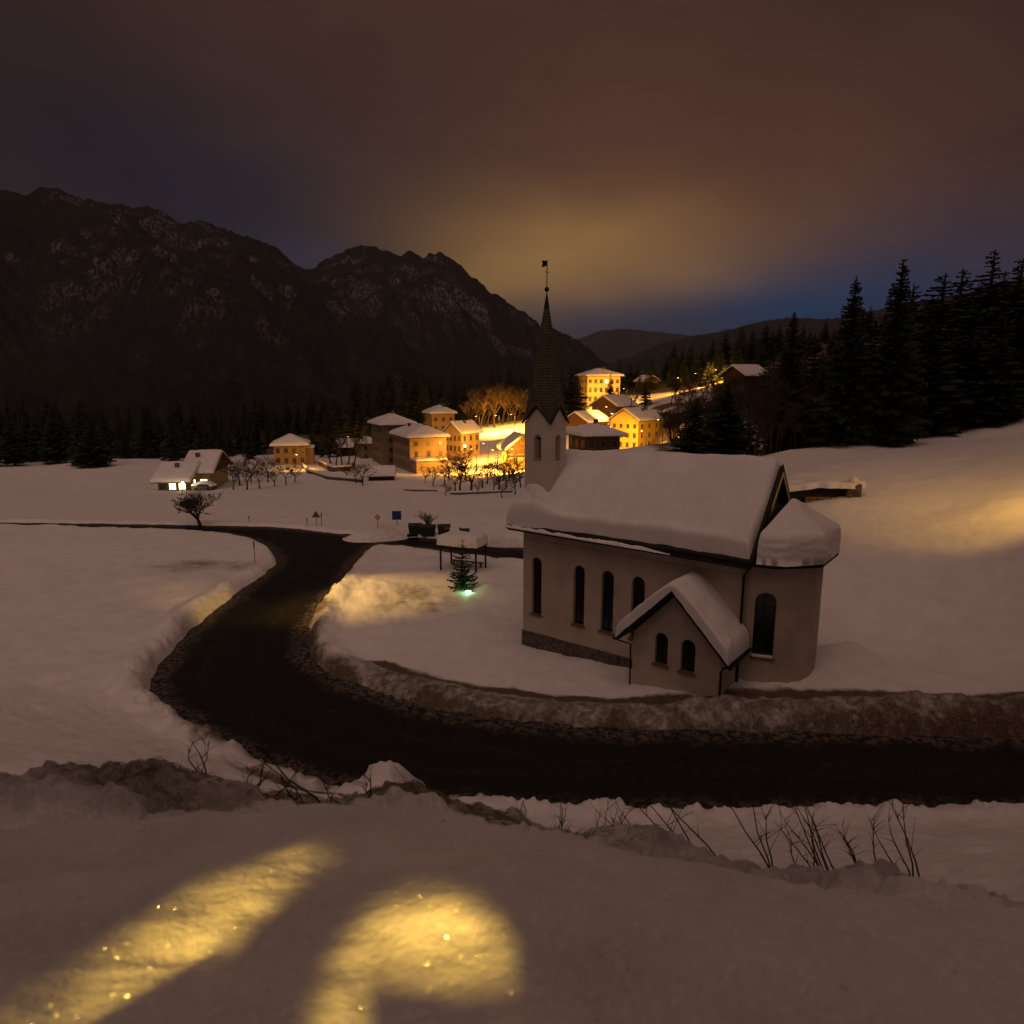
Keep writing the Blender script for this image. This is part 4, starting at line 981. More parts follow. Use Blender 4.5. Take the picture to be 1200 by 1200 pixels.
protos = [conifer('spruce_tree', 'dark spruce standing among many alike in the forest behind the village', s, group=FG, R0=r_, whorls=int(w_ * 1.35), droop=dr_, segs=3, per=10, spray=1.7, gap=.05) for s, r_, w_, dr_ in ((1, .17, 22, .3), (2, .14, 24, .35), (3, .20, 20, .22), (4, .155, 26, .4), (5, .18, 20, .25))]
protos[2].children[1].data.materials[0] = M['needle2']; protos[4].children[1].data.materials[0] = M['needle2']
used = set()
def plant(proto_list, px, d, top_py=None, h=None, label=None, group=None, rz=None, wide=1.0, idx=None, cat=None, sink=.0):
    i = rnd.randrange(len(proto_list)) if idx is None else idx; p = proto_list[i]
    x, y, _ = D(px, 500, d); z = TZ(x, y)
    if h is None: h = max(4.0, D(px, top_py, d)[2] - z)
    rz = rnd.uniform(0, 6.28) if rz is None else rz
    sc_ = (h * wide, h * wide, h)
    if id(p) not in used:
        used.add(id(p)); p.location = (x, y, z - sink); p.rotation_euler = (0, 0, rz); p.scale = sc_
        if label: p['label'] = label
        if group: p['group'] = group
        elif group == '' and 'group' in p: del p['group']
        return p
    c = copy_tree(p, (x, y, z - sink), rz, label, group, sc_); return c
sky_x = [-250, -50, 0, 150, 204, 215, 235, 250, 275, 300, 330, 360, 400, 430, 460, 480, 520, 560, 600, 640, 690, 725, 760, 790, 820, 850, 870, 890, 920, 950, 989, 1050, 1150, 1300]
sky_y = [462, 470, 468, 474, 466, 472, 480, 482, 466, 463, 468, 464, 452, 442, 434, 431, 438, 438, 434, 432, 420, 424, 416, 404, 398, 384, 374, 376, 372, 384, 372, 348, 320, 290]
def skyy(px): return float(np.interp(px, sky_x, sky_y))
n_f = 0
for px in np.arange(-190, 1390, 12.5):
    if 690 < px < 1e9 or px < 690:
        d = rnd.uniform(300, 335); plant(protos, px + rnd.uniform(-6, 6), d, skyy(px) + rnd.choice((rnd.uniform(-7, 6), rnd.uniform(0, 14))), wide=rnd.uniform(1.5, 2.3)); n_f += 1
for px in np.arange(-150, 1350, 17):
    if 540 < px < 625: d = 300
    else: d = rnd.uniform(268, 292)
    if 676 < px < 735: continue
    t = skyy(px); plant(protos, px + rnd.uniform(-8, 8), d, t + rnd.uniform(8, 24), wide=rnd.uniform(1.5, 2.3)); n_f += 1
for px in np.arange(205, 520, 13):
    d = rnd.uniform(232, 255); plant(protos, px + rnd.uniform(-6, 6), d, max(skyy(px) + rnd.uniform(16, 36), 468), wide=rnd.uniform(1.5, 2.2)); n_f += 1
for px in (210, 222, 233, 246, 258, 268, 279, 290, 300, 372, 385):
    plant(protos, px, rnd.uniform(205, 225), skyy(px) + rnd.uniform(12, 28), wide=1.3); n_f += 1
for px in list(range(-150, 205, 13)) + list(range(-145, 180, 19)):
    plant(protos, px + rnd.uniform(-5, 5), rnd.uniform(190, 245), skyy(px) + rnd.uniform(2, 24), wide=rnd.uniform(1.4, 2.0)); n_f += 1
# slope at the right
for px, d, t in ((896, 150, 420), (912, 140, 405), (930, 160, 390), (948, 150, 400), (962, 125, 412), (975, 118, 392), (940, 118, 438), (905, 120, 455), (985, 135, 380), (1000, 120, 360), (1015, 110, 372), (1035, 105, 345), (1055, 118, 330), (1085, 108, 318), (1110, 115, 312), (1140, 112, 290), (1170, 105, 300), (1195, 110, 282), (965, 150, 395), (920, 175, 402), (1125, 95, 350), (1160, 92, 362), (1185, 96, 345), (1080, 92, 372)):
    plant(protos, px, d, t, wide=rnd.uniform(1.8, 2.4)); n_f += 1
# single spruces that stand apart
big = [conifer('spruce_tree', 'x', 50 + i, R0=.27, whorls=46, per=12, segs=7, droop=.22, spray=1.1, bare=.03) for i in range(3)]
plant(big, 851, 98, 446, label='broad black spruce rising behind the church roof, right one of two', group='', idx=0, wide=1.75)
plant(big, 815, 101, 465, label='smaller black spruce behind the church roof, left one of two', group='', idx=1, wide=1.7)
tall = [conifer('spruce_tree', 'x', 60 + i, R0=.15, whorls=64, per=12, segs=6, droop=.35, spray=1.25, bare=.05) for i in range(3)]
plant(tall, 921, 92, 363, label='tallest brownish spruce behind the church apse', group='', idx=0, wide=1.25)
plant(tall, 988, 86, 322, label='tall dark spruce at the right edge rising above the hills', group='', idx=1, wide=1.35)
plant(tall, 1040, 84, 300, label='very tall spruce beyond the right edge tree', group='', idx=2, wide=1.3)
plant(big, 960, 96, 425, label='dense dark spruce between the two tallest trees on the right', group='', idx=2, wide=1.1)
plant(protos, 714, 240, 436, label='slim spruce standing in front of the pale yellow hotel', group='', wide=1.15, idx=3)
plant(protos, 755, 232, 442, label='dark spruce right of the hotel beside the small house', group='', wide=1.5, idx=0)
plant(protos, 668, 246, 428, label='broad olive spruce between the church spire and the hotel', group='', wide=2.1, idx=2)
plant(protos, 828, 252, 414, label='spruce lit yellow by the hillside lamp, left of two', group='', wide=1.6, idx=4)
plant(protos, 848, 250, 420, label='spruce lit yellow by the hillside lamp, right of two', group='', wide=1.5, idx=2)
# bare trees
bt = [bare_tree('bare_tree', 'slender bare tree in a village garden', 100 + i, levels=5, spread=.5, n0=4, trunk=.25, r0=.018, ratio=.66) for i in range(4)]
for q in bt: q.children[1].data.materials[0] = M['twig']
lone = bare_tree('bare_tree', 'lone spreading bare tree at the left edge by the road parapet', 210, levels=5, n0=6, trunk=.16, spread=.85, ratio=.72, r0=.020, fan=4, up=.25)
x, y, _ = D(234, 608, 73); lone.location = (x, y, TZ(x, y)); s_ = (D(234, 570, 73)[2] - TZ(x, y)); lone.scale = (s_ * 1.15, s_ * 1.15, s_)
OG = 'orchard trees below the village'
orch = [bare_tree('orchard_tree', 'low twisted orchard tree among others on the snow below the village', 300 + i, cat='fruit tree', group=OG, levels=5, spread=.75, n0=5, trunk=.16, r0=.015, ratio=.72, up=.2, fan=3) for i in range(4)]
for px, py, d, h in ((268, 574, 128, 5), (284, 572, 130, 5), (299, 569, 134, 5), (318, 566, 140, 4), (331, 563, 143, 5), (310, 560, 150, 6), (290, 562, 150, 6), (342, 560, 150, 4), (276, 566, 145, 6),
                     (414, 565, 146, 5), (422, 568, 140, 5), (404, 562, 152, 4), (538, 573, 133, 6.5), (552, 585, 118, 6.5), (532, 583, 122, 4.5), (520, 565, 142, 5), (506, 568, 140, 4.5), (525, 560, 150, 6), (545, 562, 148, 7),
                     (565, 575, 130, 4), (585, 580, 122, 6), (593, 592, 112, 5), (578, 590, 114, 4), (602, 575, 126, 5), (570, 566, 140, 5), (590, 565, 140, 5), (610, 585, 116, 5), (558, 596, 108, 2.6), (520, 596, 110, 2.2), (497, 563, 145, 4), (604, 600, 104, 3.5), (588, 603, 102, 3)):
    plant(orch, px, d, h=h, wide=rnd.uniform(1.0, 1.4))
TG = 'bare trees on the lit bank behind the village'
trw = [bare_tree('bare_tree', 'bare woodland tree glowing orange above the lit village road', 320 + i, group=TG, levels=6, spread=.50, n0=4, trunk=.16, r0=.011, ratio=.72, fan=3, up=.4) for i in range(4)]
for px, d, t in ((556, 258, 455), (563, 252, 446), (571, 256, 444), (580, 250, 447), (588, 256, 450), (596, 254, 452), (604, 252, 455), (612, 254, 453), (576, 262, 445), (567, 262, 450), (599, 264, 450), (590, 262, 446), (607, 260, 458), (550, 262, 465)):
    plant(trw, px, d, t, wide=rnd.uniform(.9, 1.2))
WG = 'bare trees on the brown slope behind the church roof'
slo = [bare_tree('bare_tree', 'bare brown tree on the wooded slope behind the church roof', 340 + i, group=WG, levels=5, spread=.5, n0=4, trunk=.18, r0=.012, ratio=.7, fan=3, up=.3) for i in range(3)]
for i in range(95):
    px = rnd.uniform(782, 905); d = rnd.uniform(130, 232); plant(slo, px, d, h=rnd.uniform(5, 9), wide=rnd.uniform(1, 1.4))
for px, d, h in ((888, 88, 9), (897, 92, 11), (905, 87, 8), (915, 88, 6), (930, 92, 8), (940, 95, 9), (950, 98, 8), (881, 95, 10), (870, 105, 11), (962, 98, 7), (905, 104, 12), (890, 112, 12), (925, 104, 10), (945, 88, 4), (933, 86, 3.5), (899, 86, 6), (908, 90, 9), (918, 92, 10), (927, 90, 7), (936, 94, 9), (893, 84, 5), (885, 86, 7), (912, 86, 5), (956, 92, 6), (970, 94, 6), (978, 92, 8), (902, 96, 12), (915, 98, 12)):
    plant(slo, px, d, h=h, wide=1.1, label='bare brown tree at the forest edge above the apse', group='bare trees at the forest edge above the apse')
for px, d, h in ((392, 190, 9), (398, 188, 10), (405, 190, 10), (412, 188, 9), (386, 195, 9)):
    plant(bt, px, d, h=h, label='bare tree in the short row left of the apartment blocks', group='bare tree row left of the apartment blocks')
for px, d, h in ((735, 222, 9), (728, 236, 8), (742, 240, 8), (722, 250, 8)):
    plant(bt, px, d, h=h, label='bare tree glowing yellow beside the hotel', group='bare trees beside the hotel')
ORD = 'first second third fourth fifth sixth seventh eighth ninth tenth eleventh twelfth thirteenth fourteenth fifteenth sixteenth seventeenth eighteenth nineteenth twentieth'.split()
def number(sel, fmt):
    os_ = sorted([o for o in COL.objects if o.parent is None and sel(o)], key=lambda o: o.location.x / o.location.y)
    for i, o in enumerate(os_):
        n = ORD[i] if i < 20 else 'twenty-' + ORD[i - 20]
        o['label'] = fmt % n
def colpx(o): return 600 + CF * o.location.x / o.location.y
number(lambda o: o.get('group') == OG and colpx(o) < 360, 'low twisted orchard tree near the square orange house, %s from the left')
number(lambda o: o.get('group') == OG and colpx(o) >= 360, 'low twisted orchard tree between garden shed and church tower, %s from the left')
number(lambda o: o.get('group') == TG, 'bare woodland tree glowing orange above the lit upper road, %s from the left')
number(lambda o: o.get('group') == 'bare trees at the forest edge above the apse', 'bare brown tree at the forest edge above the apse, %s from the left')
number(lambda o: o.get('group') == 'bare tree row left of the apartment blocks', 'bare tree in the short row left of the apartment blocks, %s from the left')
number(lambda o: o.get('group') == 'bare trees beside the hotel', 'bare tree glowing yellow beside the hotel, %s from the left')
copy_tree(big[0], (-.55, -1.55, 13.7), .4, 'small young spruce added behind the viewpoint to break the beams, left one', '', (4.2, 4.2, 4.3))  # pair of unseen spruces added so their branches break up the spot beams
copy_tree(big[1], (.75, -1.65, 13.7), 2.4, 'small young spruce added behind the viewpoint to break the beams, right one', '', (4.2, 4.2, 4.1))
# unseen wood added behind the camera to shade the foreground snow
rnw = random.Random(5)
for i in range(42):
    x = -20 + 40 * (i % 14) / 13 + rnw.uniform(-.8, .8); y = (-5.2, -8.0, -11.5)[i // 14] - .06 * abs(x) + rnw.uniform(-.7, .7)
    c = copy_tree(big[i % 3], (x, y, 13.7), i * 1.3, 'tall spruce added behind the viewpoint to shade the near snow', 'spruces added behind the viewpoint for shade', (12, 12, rnw.uniform(27, 32)))

# ------------------------------------------------------------------ things by the road
def at_px(px, py, z=None):
    """point on the snow seen at a pixel"""
    zz = -.3
    for _ in range(10):
        x, y = G(px, py, zz); zz = TZ(x, y) * .6 + zz * .4
    return x, y, zz
# bus shelter
x, y, z = at_px(543, 666)
sh = empty('bus_shelter', (x, y, z - .05), R(-22), 'open bus shelter with dark posts and a thick cap of snow', 'shelter')
b = MB(); b.box(-1.75, 1.75, -1.1, 1.1, 2.0, 2.16); b.obj('roof', M['blackwood'], sh)
for px_, py_ in ((-1.6, -.95), (1.6, -.95), (-1.6, .95), (1.6, .95), (.7, .95)):
    b = MB(); b.box(px_ - .06, px_ + .06, py_ - .06, py_ + .06, -.5, 2.0); b.obj('post', M['blackwood'], sh)
b = MB(); b.box(-1.5, 1.5, .6, .9, .42, .48); b.box(-1.3, -1.2, .65, .85, -.1, .42); b.box(1.2, 1.3, .65, .85, -.1, .42); b.obj('bench', M['brownwood'], sh)
b = MB(); b.box(-1.6, 1.6, -.99, -.93, 1.86, 1.999); b.box(-1.6, 1.6, .93, .99, 1.86, 1.999); b.obj('beam', M['blackwood'], sh)
snow_shell('roof_snow', lambda X_, Y_: X_ * 0 + 2.165, -1.85, 1.85, -1.2, 1.2, 50, 40, .85, .4, 60, sh, wob=.08)
# fir with green light
x, y, z = at_px(541, 690)
fir = conifer('fir_tree', 'small decorated fir lit green from below in front of the bus shelter', 71, cat='fir tree', needle=M['xmas'], R0=.34, whorls=17, per=8, segs=6, droop=.05, spray=.8, bare=.08, gap=.15)
fir.location = (x, y, z - .05); fir.scale = (4.1, 4.1, 3.9); fir.rotation_euler = (0, .05, .6)
x2, y2, z2 = at_px(549, 694)
fl = empty('floodlight', (x2, y2, z2 + .03), 0, 'small green floodlight on the snow at the foot of the decorated fir', 'floodlight')
m_g = mat('green_lamp', (.2, .9, .4), .4, .05, 3, emit=(.35, 1, .5), es=60)
b = MB(); b.box(-.24, .24, -.05, .12, 0, .18); b.obj('housing', M['iron'], fl)
b = MB(); b.box(-.15, .15, -.10, -.053, .02, .11); b.obj('lens', m_g, fl)
ld = bpy.data.lights.new('green_light', 'POINT'); ld.energy = 9; ld.color = (.12, 1, .32); ld.shadow_soft_size = .08
lo = bpy.data.objects.new('green_light', ld); link(lo, fl); lo.location = (-.25, -.25, .4)
# trunk prop
b = MB(); x3, y3, z3 = at_px(531, 694); b.tube([(0, 0, -.1), (x - x3, y - y3, .9)], .06, 6); o = b.obj('support_stake', M['bark']); o.location = (x3, y3, z3)
tag(o, 'dark stake leaning against the foot of the small fir', 'stake')
# containers
def bin_(px, py, w, h, dpt, label, group=None, rz=.05, refl=False, cap=False):
    x, y, z = at_px(px, py); r = empty('waste_container', (x, y, z - .12), rz, label, 'waste container', group)
    b = MB(); b.prism([(-w / 2 + .1, .16), (w / 2 - .1, .16), (w / 2, h), (-w / 2, h)], 'y', -dpt / 2, dpt / 2); b.box(-w / 2 - .05, w / 2 + .05, -dpt / 2 - .05, dpt / 2 + .05, h, h + .06); b.obj('body', M['bin'], r)
    b = MB(); b.prism([(-dpt / 2 - .04, h + .062), (dpt / 2 + .04, h + .062), (dpt / 2, h + .16), (0, h + .28), (-dpt / 2 + .02, h + .16)], 'x', -w / 2 - .03, w / 2 + .03); b.obj('lid', M['bin'], r)
    for s in (-1, 1):
        for t in (-1, 1):
            b = MB(); b.tube([(s * (w / 2 - .2), t * (dpt / 2 - .15) - .03, .085), (s * (w / 2 - .2), t * (dpt / 2 - .15) + .03, .085)], .085, 10); b.obj('wheel', M['iron'], r)
    if refl:
        for s in (-.3, .3): b = MB(); b.box(w / 2 - .35 + s * .5, w / 2 - .15 + s * .5, -dpt / 2 - .06, -dpt / 2 - .052, h - .15, h); b.obj('reflector', M['signorange'], r)
    if cap: snow_shell('snow_cap', lambda X_, Y_: X_ * 0 + h + .27, -w / 2, w / 2, -dpt / 2, dpt / 2, 16, 12, .22, .25, 61, r)
    return r
bin_(487, 628, 1.35, 1.0, 1.0, 'wide dark waste container by the junction, leftmost of the row')
bin_(502, 628, 1.5, .95, 1.0, 'wide dark waste container second from the left, below a bare bush')
bin_(520.5, 630, 1.25, 1.0, .9, 'dark waste container with two orange reflectors', refl=True)
bin_(544.5, 632, .95, .85, .8, 'smallest square waste container, rightmost of the row')
# bush behind the containers
bush = bare_tree('bush', 'leafless reddish bush behind the waste containers', 400, cat='bush', levels=4, n0=7, trunk=.08, spread=.8, ratio=.8, r0=.02, up=.5)
x, y, z = at_px(502, 622); bush.location = (x, y, z - .1); bush.scale = (3.0, 3.0, 2.2)
# notice boards
def board(px, py, w, hs, label, matl, post_h=1.6, rz=.0, rows=1, two=True):
    x, y, z = at_px(px, py); r = empty('sign_board', (x, y, z - .1), rz, label, 'sign board')
    for s in ((-1, 1) if two else (0,)):
        b = MB(); b.tube([(s * (w / 2 - .1), .05, -.4), (s * (w / 2 - .1), .05, post_h)], .03, 6); b.obj('post', M['iron'], r)
    z1 = post_h
    for i in range(rows):
        b = MB(); sk = (.12 if i % 2 else 0); b.box(-w / 2 + sk - .05, w / 2 + sk, -.03, .0, z1 - hs, z1); z1 -= hs + .06; b.obj('panel', matl, r)
    return r
board(484, 640, 1.0, .30, 'pair of dark direction boards on two posts before the waste containers', M['iron'], 1.35, .2, 2)
board(465.5, 616, .95, .98, 'square blue information board on a post beyond the junction', M['signblue'], 1.75, .1, 1, False)
def road_sign(px, py, h, shape, label, matl, s=.32, name='road_sign'):
    x, y, z = at_px(px, py); r = empty(name, (x, y, z - .1), .05, label, 'road sign')
    b = MB(); b.tube([(0, .03, -.4), (0, .03, h + .1)], .03, 6); b.obj('post', M['iron'], r)
    b = MB()
    if shape == 'tri': b.prism([(-s, h - s * .6), (s, h - s * .6), (0, h + s)], 'y', -.02, .0)
    else: b.prism([(s * math.cos(i * math.pi / 9), h + s * math.sin(i * math.pi / 9)) for i in range(18)], 'y', -.02, .0)
    b.obj('plate', matl, r)
    if shape == 'tri': b = MB(); b.prism([(-s * .62, h - s * .38), (s * .62, h - s * .38), (0, h + s * .62)], 'y', -.025, -.021); b.obj('plate_face', M['signgrey'], r)
    else: b = MB(); b.box(-s * .55, s * .55, -.025, -.021, h - .06, h + .06); b.obj('sign_bar', M['signwhite'], r)
    return r
road_sign(371, 616, 1.3, 'tri', 'triangular warning sign standing in the snow above the road bend', M['bin'], .45)
road_sign(443, 622, 1.25, 'round', 'round orange road sign beside the blue information board', M['signorange'], .26)
for px, py, h, lb in ((360, 617, 1.0, 'thin snow stake left of the triangular sign'), (377, 616, 1.5, 'thin snow stake right of the triangular sign'), (299, 660, 2.0, 'dark snow pole with thick top on the left snow bank'), (292, 612, .8, 'short snow stake beside the road parapet'), (539, 640, 2.0, 'thin tall snow pole beside the smallest waste container')):
    x, y, z = at_px(px, py); r = empty('snow_pole', (x, y, z - .1), 0, lb, 'snow pole')
    b = MB(); b.tube([(0, 0, -.3), (0, 0, h)], .03, 6); b.obj('pole', M['iron'], r)
    b = MB(); b.tube([(0, 0, h * .72), (0, 0, h + .02)], .055, 8); b.obj('marker_sleeve', M['iron'], r)
# parked car by the left chalet
def car(px, py, d, rz, label):
    x, y, _ = D(px, py, d); r = empty('parked_car', (x, y, TZ(x, y)), rz, label, 'car')
    prof = [(-2.1, .25), (2.1, .25), (2.15, .8), (1.3, .95), (.7, 1.42), (-1.1, 1.45), (-1.8, .95), (-2.15, .85)]
    b = MB(); b.prism(prof, 'y', -.85, .85); b.obj('body', M['car'], r)
    for s in (-1.3, 1.3):
        for t in (-.86, .86):
            b = MB(); b.tube([(s, t - .1, .32), (s, t + .1, .32)], .32, 14); b.obj('wheel', M['iron'], r)
    for t in (-.858, .858): b = MB(); b.prism([(-1.6, .97), (1.15, .97), (.65, 1.36), (-1.05, 1.38)], 'y', t - .004, t + .004); b.obj('window', M['glass'], r)
    snow_shell('snow_cap', lambda X_, Y_: 1.45 - .42 * np.clip((np.abs(X_ + .2) - .9) / .6, 0, 1), -2.1, 2.1, -.86, .86, 30, 16, .4, .3, 63, r); return r
car(240, 578, 130, 1.5 + 1.5, 'snow covered dark car parked in front of the low chalet')
# leaning twigs on the slope below the camera
TWG = 'bare saplings poking through the snow on the near slope'
def sapling(px, py, d, seed, n, h, lean, label, spreadk=.25):
    rn = random.Random(seed); x, y, _ = D(px, py, d); z = TZ(x, y); o = empty('sapling', (x, y, z), 0, label, 'sapling', None)
    ks = min(1, d / 8)
    for i in range(n):
        b = MB(); bx_, by_ = rn.uniform(-.22, .22) * ks, rn.uniform(-.22, .22) * ks; hh = h * 1.45 * rn.uniform(.6, 1.1); lx = lean + rn.uniform(-spreadk, spreadk); ly = rn.uniform(-.1, .35)
        pts = [(bx_ + lx * hh * t + .04 * rn.uniform(-1, 1), by_ + ly * hh * t, -.1 + hh * t - .10 * hh * t * t) for t in (0, .25, .5, .75, 1)]
        b.tube(pts, [v_ * (ks if ks < .6 else 1) for v_ in (.016, .013, .010, .007, .003)], 5)
        for k in range(rn.randint(3, 8)):
            j = rn.randint(1, 3); p = Vector(pts[j]).lerp(Vector(pts[j + 1]), rn.random()); dv = Vector((rn.uniform(-1, 1), rn.uniform(-.5, .5), rn.uniform(.3, 1.2))).normalized() * hh * rn.uniform(.12, .35)
            b.tube([p, p + dv * .5 + Vector((0, 0, .01)), p + dv], [v_ * (ks if ks < .6 else 1) for v_ in (.0055, .004, .002)], 4)
        b.obj('stem', M['bark'], o)
    return o
for i, (px, py, d, n, h, ln, lb) in enumerate((
    (850, 1018, 9.0, 2, 1.25, -.75, 'pair of long stems leaning left below the porch'), (905, 1020, 9.0, 3, 1.3, -.35, 'three dark stems below the apse leaning slightly left'), (945, 1020, 9.2, 2, .9, -.05, 'upright sapling right of the leaning stems'),
    (980, 995, 10.5, 7, 1.2, -.5, 'dense fan of saplings at the right edge of the slope'), (830, 1010, 9.5, 2, 1.3, -.8, 'long stem leaning far left in the middle of the slope'), (760, 995, 11, 4, 1.0, -.5, 'loose stems leaning left below the porch gable'),
    (700, 985, 11, 5, .9, .4, 'small twiggy sapling left of the porch on the slope edge'), (650, 975, 13, 5, .9, .2, 'low thicket of twigs on the slope below the church windows'), (620, 972, 13, 5, .8, -.1, 'twigs beside the road edge under the left church corner'),
    (1010, 1020, 9, 4, 1.0, -.3, 'saplings just past the right edge of the slope'), (1080, 1020, 9, 4, 1.1, -.3, 'saplings far to the right on the slope'), (590, 962, 15, 4, .8, .3, 'low twigs right of the snow heap'))):
    sapling(px, py, d, 500 + i, n, h, ln, lb)
for i, (px, py, d, n, h, ln, lb) in enumerate((
    (280, 950, 3.55, 4, .36, .5, 'twigs spreading right on the lower left bank'), (250, 945, 3.6, 2, .28, -.1, 'short twig pair near the left snow edge'), (375, 955, 3.55, 3, .32, -.7, 'crossing twigs before the dark road bend'),
    (420, 958, 3.6, 2, .26, -.5, 'two stems leaning left before the snow heap'), (448, 948, 3.6, 2, .24, -.15, 'single upright twig beside the snow heap'), (215, 900, 11, 3, 1.0, .1, 'faint twigs on the left slope below the road'))):
    sapling(px, py, d, 600 + i, n, h, ln, lb)
# dry grass on the mid bank
def tuft(px, d, seed, n, label):
    rn = np.random.RandomState(seed); x, y, _ = D(px, 940, d); z = TZ(x, y); b = MB()
    A_ = rn.normal(0, .42, n); B_ = rn.normal(0, .22, n); L_ = rn.uniform(.04, .13, n); T_ = rn.normal(.3, .5, n)
    z0_ = terrain(x + A_, y + B_)[0] - z; z1_ = terrain(x + A_ + L_ * np.cos(T_), y + B_ + L_ * np.sin(T_))[0] - z; U_ = rn.uniform(.004, .025, n)
    for a, bb, L, th, za, zb, up_ in zip(A_, B_, L_, T_, z0_, z1_, U_):
        lx, ly = L * math.cos(th), L * math.sin(th)
        b.tube([(a, bb, za - .005), (a + lx * .5, bb + ly * .5, (za + zb) / 2 + up_), (a + lx, bb + ly, zb + .003)], [.0022, .0016, .0006], 3, cap=False)
    o = b.obj('dry_grass', M['grass'], recalc=False); o.location = (x, y, z); return tag(o, kind='stuff')
tuft(520, 3.45, 1, 2600, ''); tuft(250, 3.4, 2, 1500, '')

# ------------------------------------------------------------------ street lamps
m_bulb = mat('sodium_bulb', (1, .7, .3), .4, .02, 3, emit=(1, .55, .12), es=14)
SOD = (1.0, .43, .045); LG = 'street lamps in the village'
def street_lamp(px, d, h, energy, label, rz=0, color=SOD, arm=1.0, base_py=520, cone=165, tilt=38):
    x, y, _ = D(px, base_py, d); z = TZ(x, y); r = empty('street_lamp', (x, y, z), rz, label, 'street lamp')
    b = MB(); b.tube([(0, 0, -.3), (0, 0, h * .5), (0, 0, h)], [.09, .075, .06], 8); b.obj('pole', M['iron'], r)
    b = MB(); b.tube([(0, 0, h - .02), (-arm * .5, -.0, h + .18), (-arm, 0, h + .2)], .04, 6); b.obj('arm', M['iron'], r)
    hd = MB(); hd.prism([(-arm - .45, h + .15), (-arm + .1, h + .15), (-arm, h + .30), (-arm - .38, h + .27)], 'y', -.14, .14); ho = hd.obj('lamp_head', M['iron'], r)
    hd = MB(); hd.box(-arm - .38, -arm + .02, -.11, .11, h + .08, h + .148); hd.obj('bulb', m_bulb, ho)
    ld = bpy.data.lights.new('lamp_light', 'SPOT'); ld.energy = energy * 6.5; ld.color = color; ld.shadow_soft_size = .15
    ld.spot_size = R(cone); ld.spot_blend = .35
    lo = bpy.data.objects.new('lamp_light', ld); link(lo, r); lo.location = (-arm - .18, 0, h - .12); lo.rotation_euler = (R(tilt), 0, 0)
    return r
for a in ((585, 236, 6, 4200, 'street lamp on the upper village road left of the spire'), (603, 232, 6, 3800, 'street lamp on the upper village road hidden close to the spire'),
          (562, 240, 6, 2600, 'street lamp at the left end of the upper village road'),
          (572, 178, 5, 1600, 'street lamp just below the gabled house'),
          (558, 163, 5.5, 2200, 'street lamp beside the orange end of the apartment block'), (606, 152, 5, 2200, 'street lamp in front of the chalet left of the church tower'), (583, 160, 5, 1500, 'street lamp between the gabled house and the chalet'),
          (726, 176, 5.5, 2600, 'street lamp at the foot of the yellow gabled house, left side'), (757, 172, 5, 900, 'street lamp at the foot of the yellow gabled house, right side'), (714, 200, 6, 1400, 'street lamp between the brown chalet and the yellow house'),
          (704, 250, 6.5, 3800, 'street lamp in front of the hotel'), (733, 250, 6, 1600, 'street lamp among the bare trees beside the hotel'),
          (838, 245, 4.5, 6500, 'street lamp under the two lit spruces on the hillside road'), (815, 246, 5, 1700, 'street lamp in the middle of the hillside road'), (795, 250, 5, 900, 'street lamp at the lower end of the hillside road'),
          (412, 222, 5, 1400, 'street lamp behind the long barn'), (500, 196, 6, 1200, 'street lamp behind the apartment block'), (352, 178, 4, 350, 'street lamp right of the square orange house'),
          (776, 165, 6, 700, 'street lamp on the lane right of the yellow house')):
    street_lamp(*a)
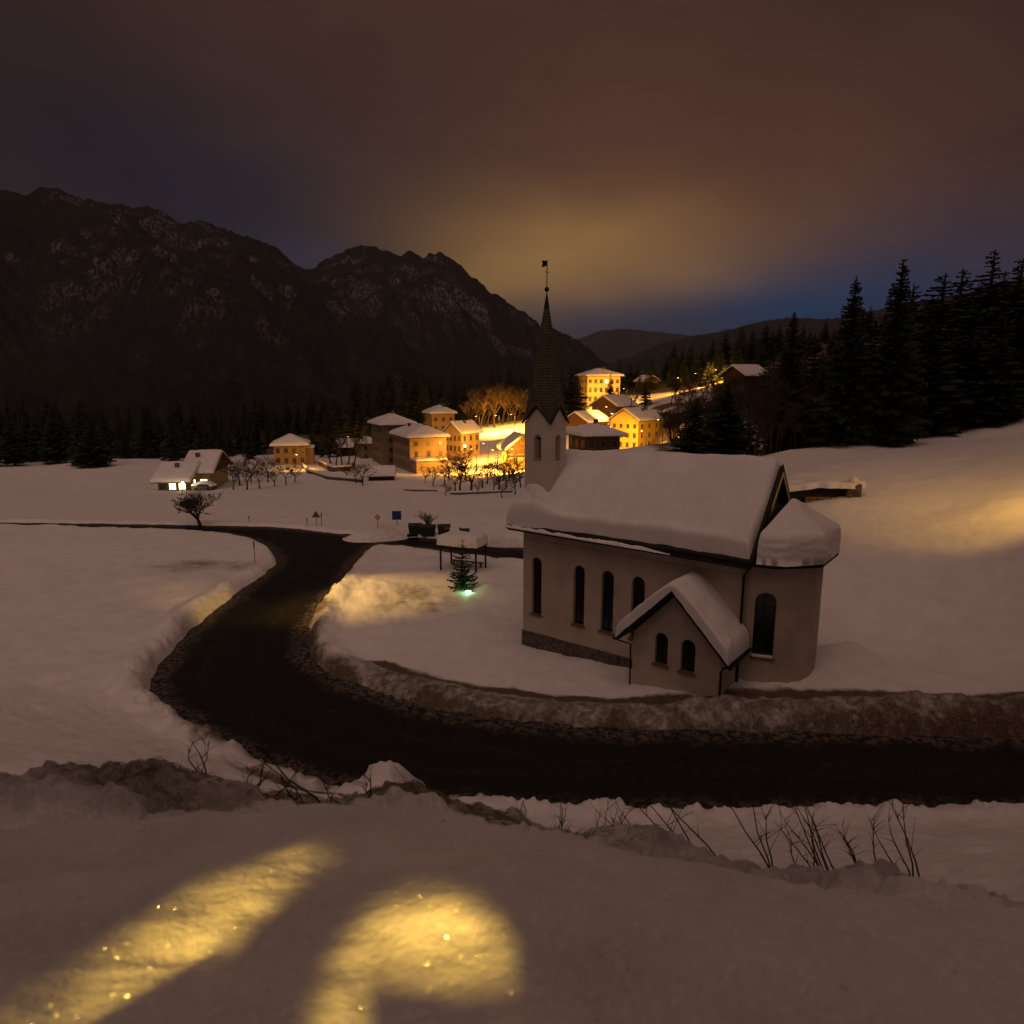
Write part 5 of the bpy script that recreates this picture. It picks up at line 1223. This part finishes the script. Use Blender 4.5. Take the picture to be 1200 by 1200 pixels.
# wall lamp on the gabled house
x, y, z = D(544.6, 522.5, 183.5)
wl = empty('wall_lamp', (x, y, z), 0, 'glowing globe lamp on the wall of the gabled house', 'wall lamp')
b = MB(); b.ball((0, 0, 0), .38, 12); b.obj('globe', m_bulb, wl); b = MB(); b.tube([(0, .2, 0), (0, 1.4, .1)], .04, 6); b.obj('bracket', M['iron'], wl)
ld = bpy.data.lights.new('lamp_light', 'POINT'); ld.energy = 900; ld.color = SOD; ld.shadow_soft_size = .4; lo = bpy.data.objects.new('lamp_light', ld); link(lo, wl); lo.location = (0, -.6, 0)
# porch light of the left chalet
x, y, z = D(214, 566, 129); pl = empty('porch_lamp', (x, y, z), 0, 'small white lamp outside the low chalet at the left edge', 'lamp')
m_w = mat('white_bulb', (1, .9, .6), .4, .02, 3, emit=(1, .82, .45), es=30)
b = MB(); b.ball((0, 0, 0), .22, 10); b.obj('globe', m_w, pl); b = MB(); b.tube([(0, 0, -4), (0, 0, -.2)], .05, 6); b.obj('post', M['iron'], pl)
ld = bpy.data.lights.new('lamp_light', 'POINT'); ld.energy = 350; ld.color = (1, .75, .35); ld.shadow_soft_size = .2; lo = bpy.data.objects.new('lamp_light', ld); link(lo, pl); lo.location = (0, -.4, 0)
# lamp on the far side of the church lighting the snow at the right
street_lamp(1232, 47, 6, 260, 'street lamp beyond the right edge, lighting the snow behind the apse', rz=0, color=(1, .52, .09), base_py=640, tilt=32, cone=130)
# unseen beams for the snow patches; the last two are lamps behind the viewpoint
def spot(loc, target, energy, size, blend, color, soft):
    ld = bpy.data.lights.new('spot', 'SPOT'); ld.energy = energy; ld.spot_size = R(size); ld.spot_blend = blend; ld.color = color; ld.shadow_soft_size = soft
    o = bpy.data.objects.new('unseen_patch_beam', ld); COL.objects.link(o); o.location = loc
    o.rotation_euler = (Vector(target) - Vector(loc)).to_track_quat('-Z', 'Y').to_euler(); return o
t1 = G(412, 700, 0); zz_ = TZ(-34, 44) + 19; spot((-30, 38, zz_), (t1[0], t1[1], 0), 40000, 25, 1.0, (1, .56, .13), .8)  # unseen beam added high on the left to warm the right-hand bank
t2 = G(268, 708, 0); spot((-2, 34, 9), (t2[0], t2[1], 0), 9000, 17, .9, (1, .58, .14), .3)  # unseen beam added in mid-air near the chapel to warm the left bank
for a, b, dd, e_, sz, lx in ((205, 1085, 1.15, 4600, 3.6, -1.75), (497, 1165, 1.0, 4600, 3.9, .6)):
    tgt = D(a, b, dd); spot((lx, -3.1, 17.6), tgt, e_, sz, 1.0, (1, .60, .10), .03)
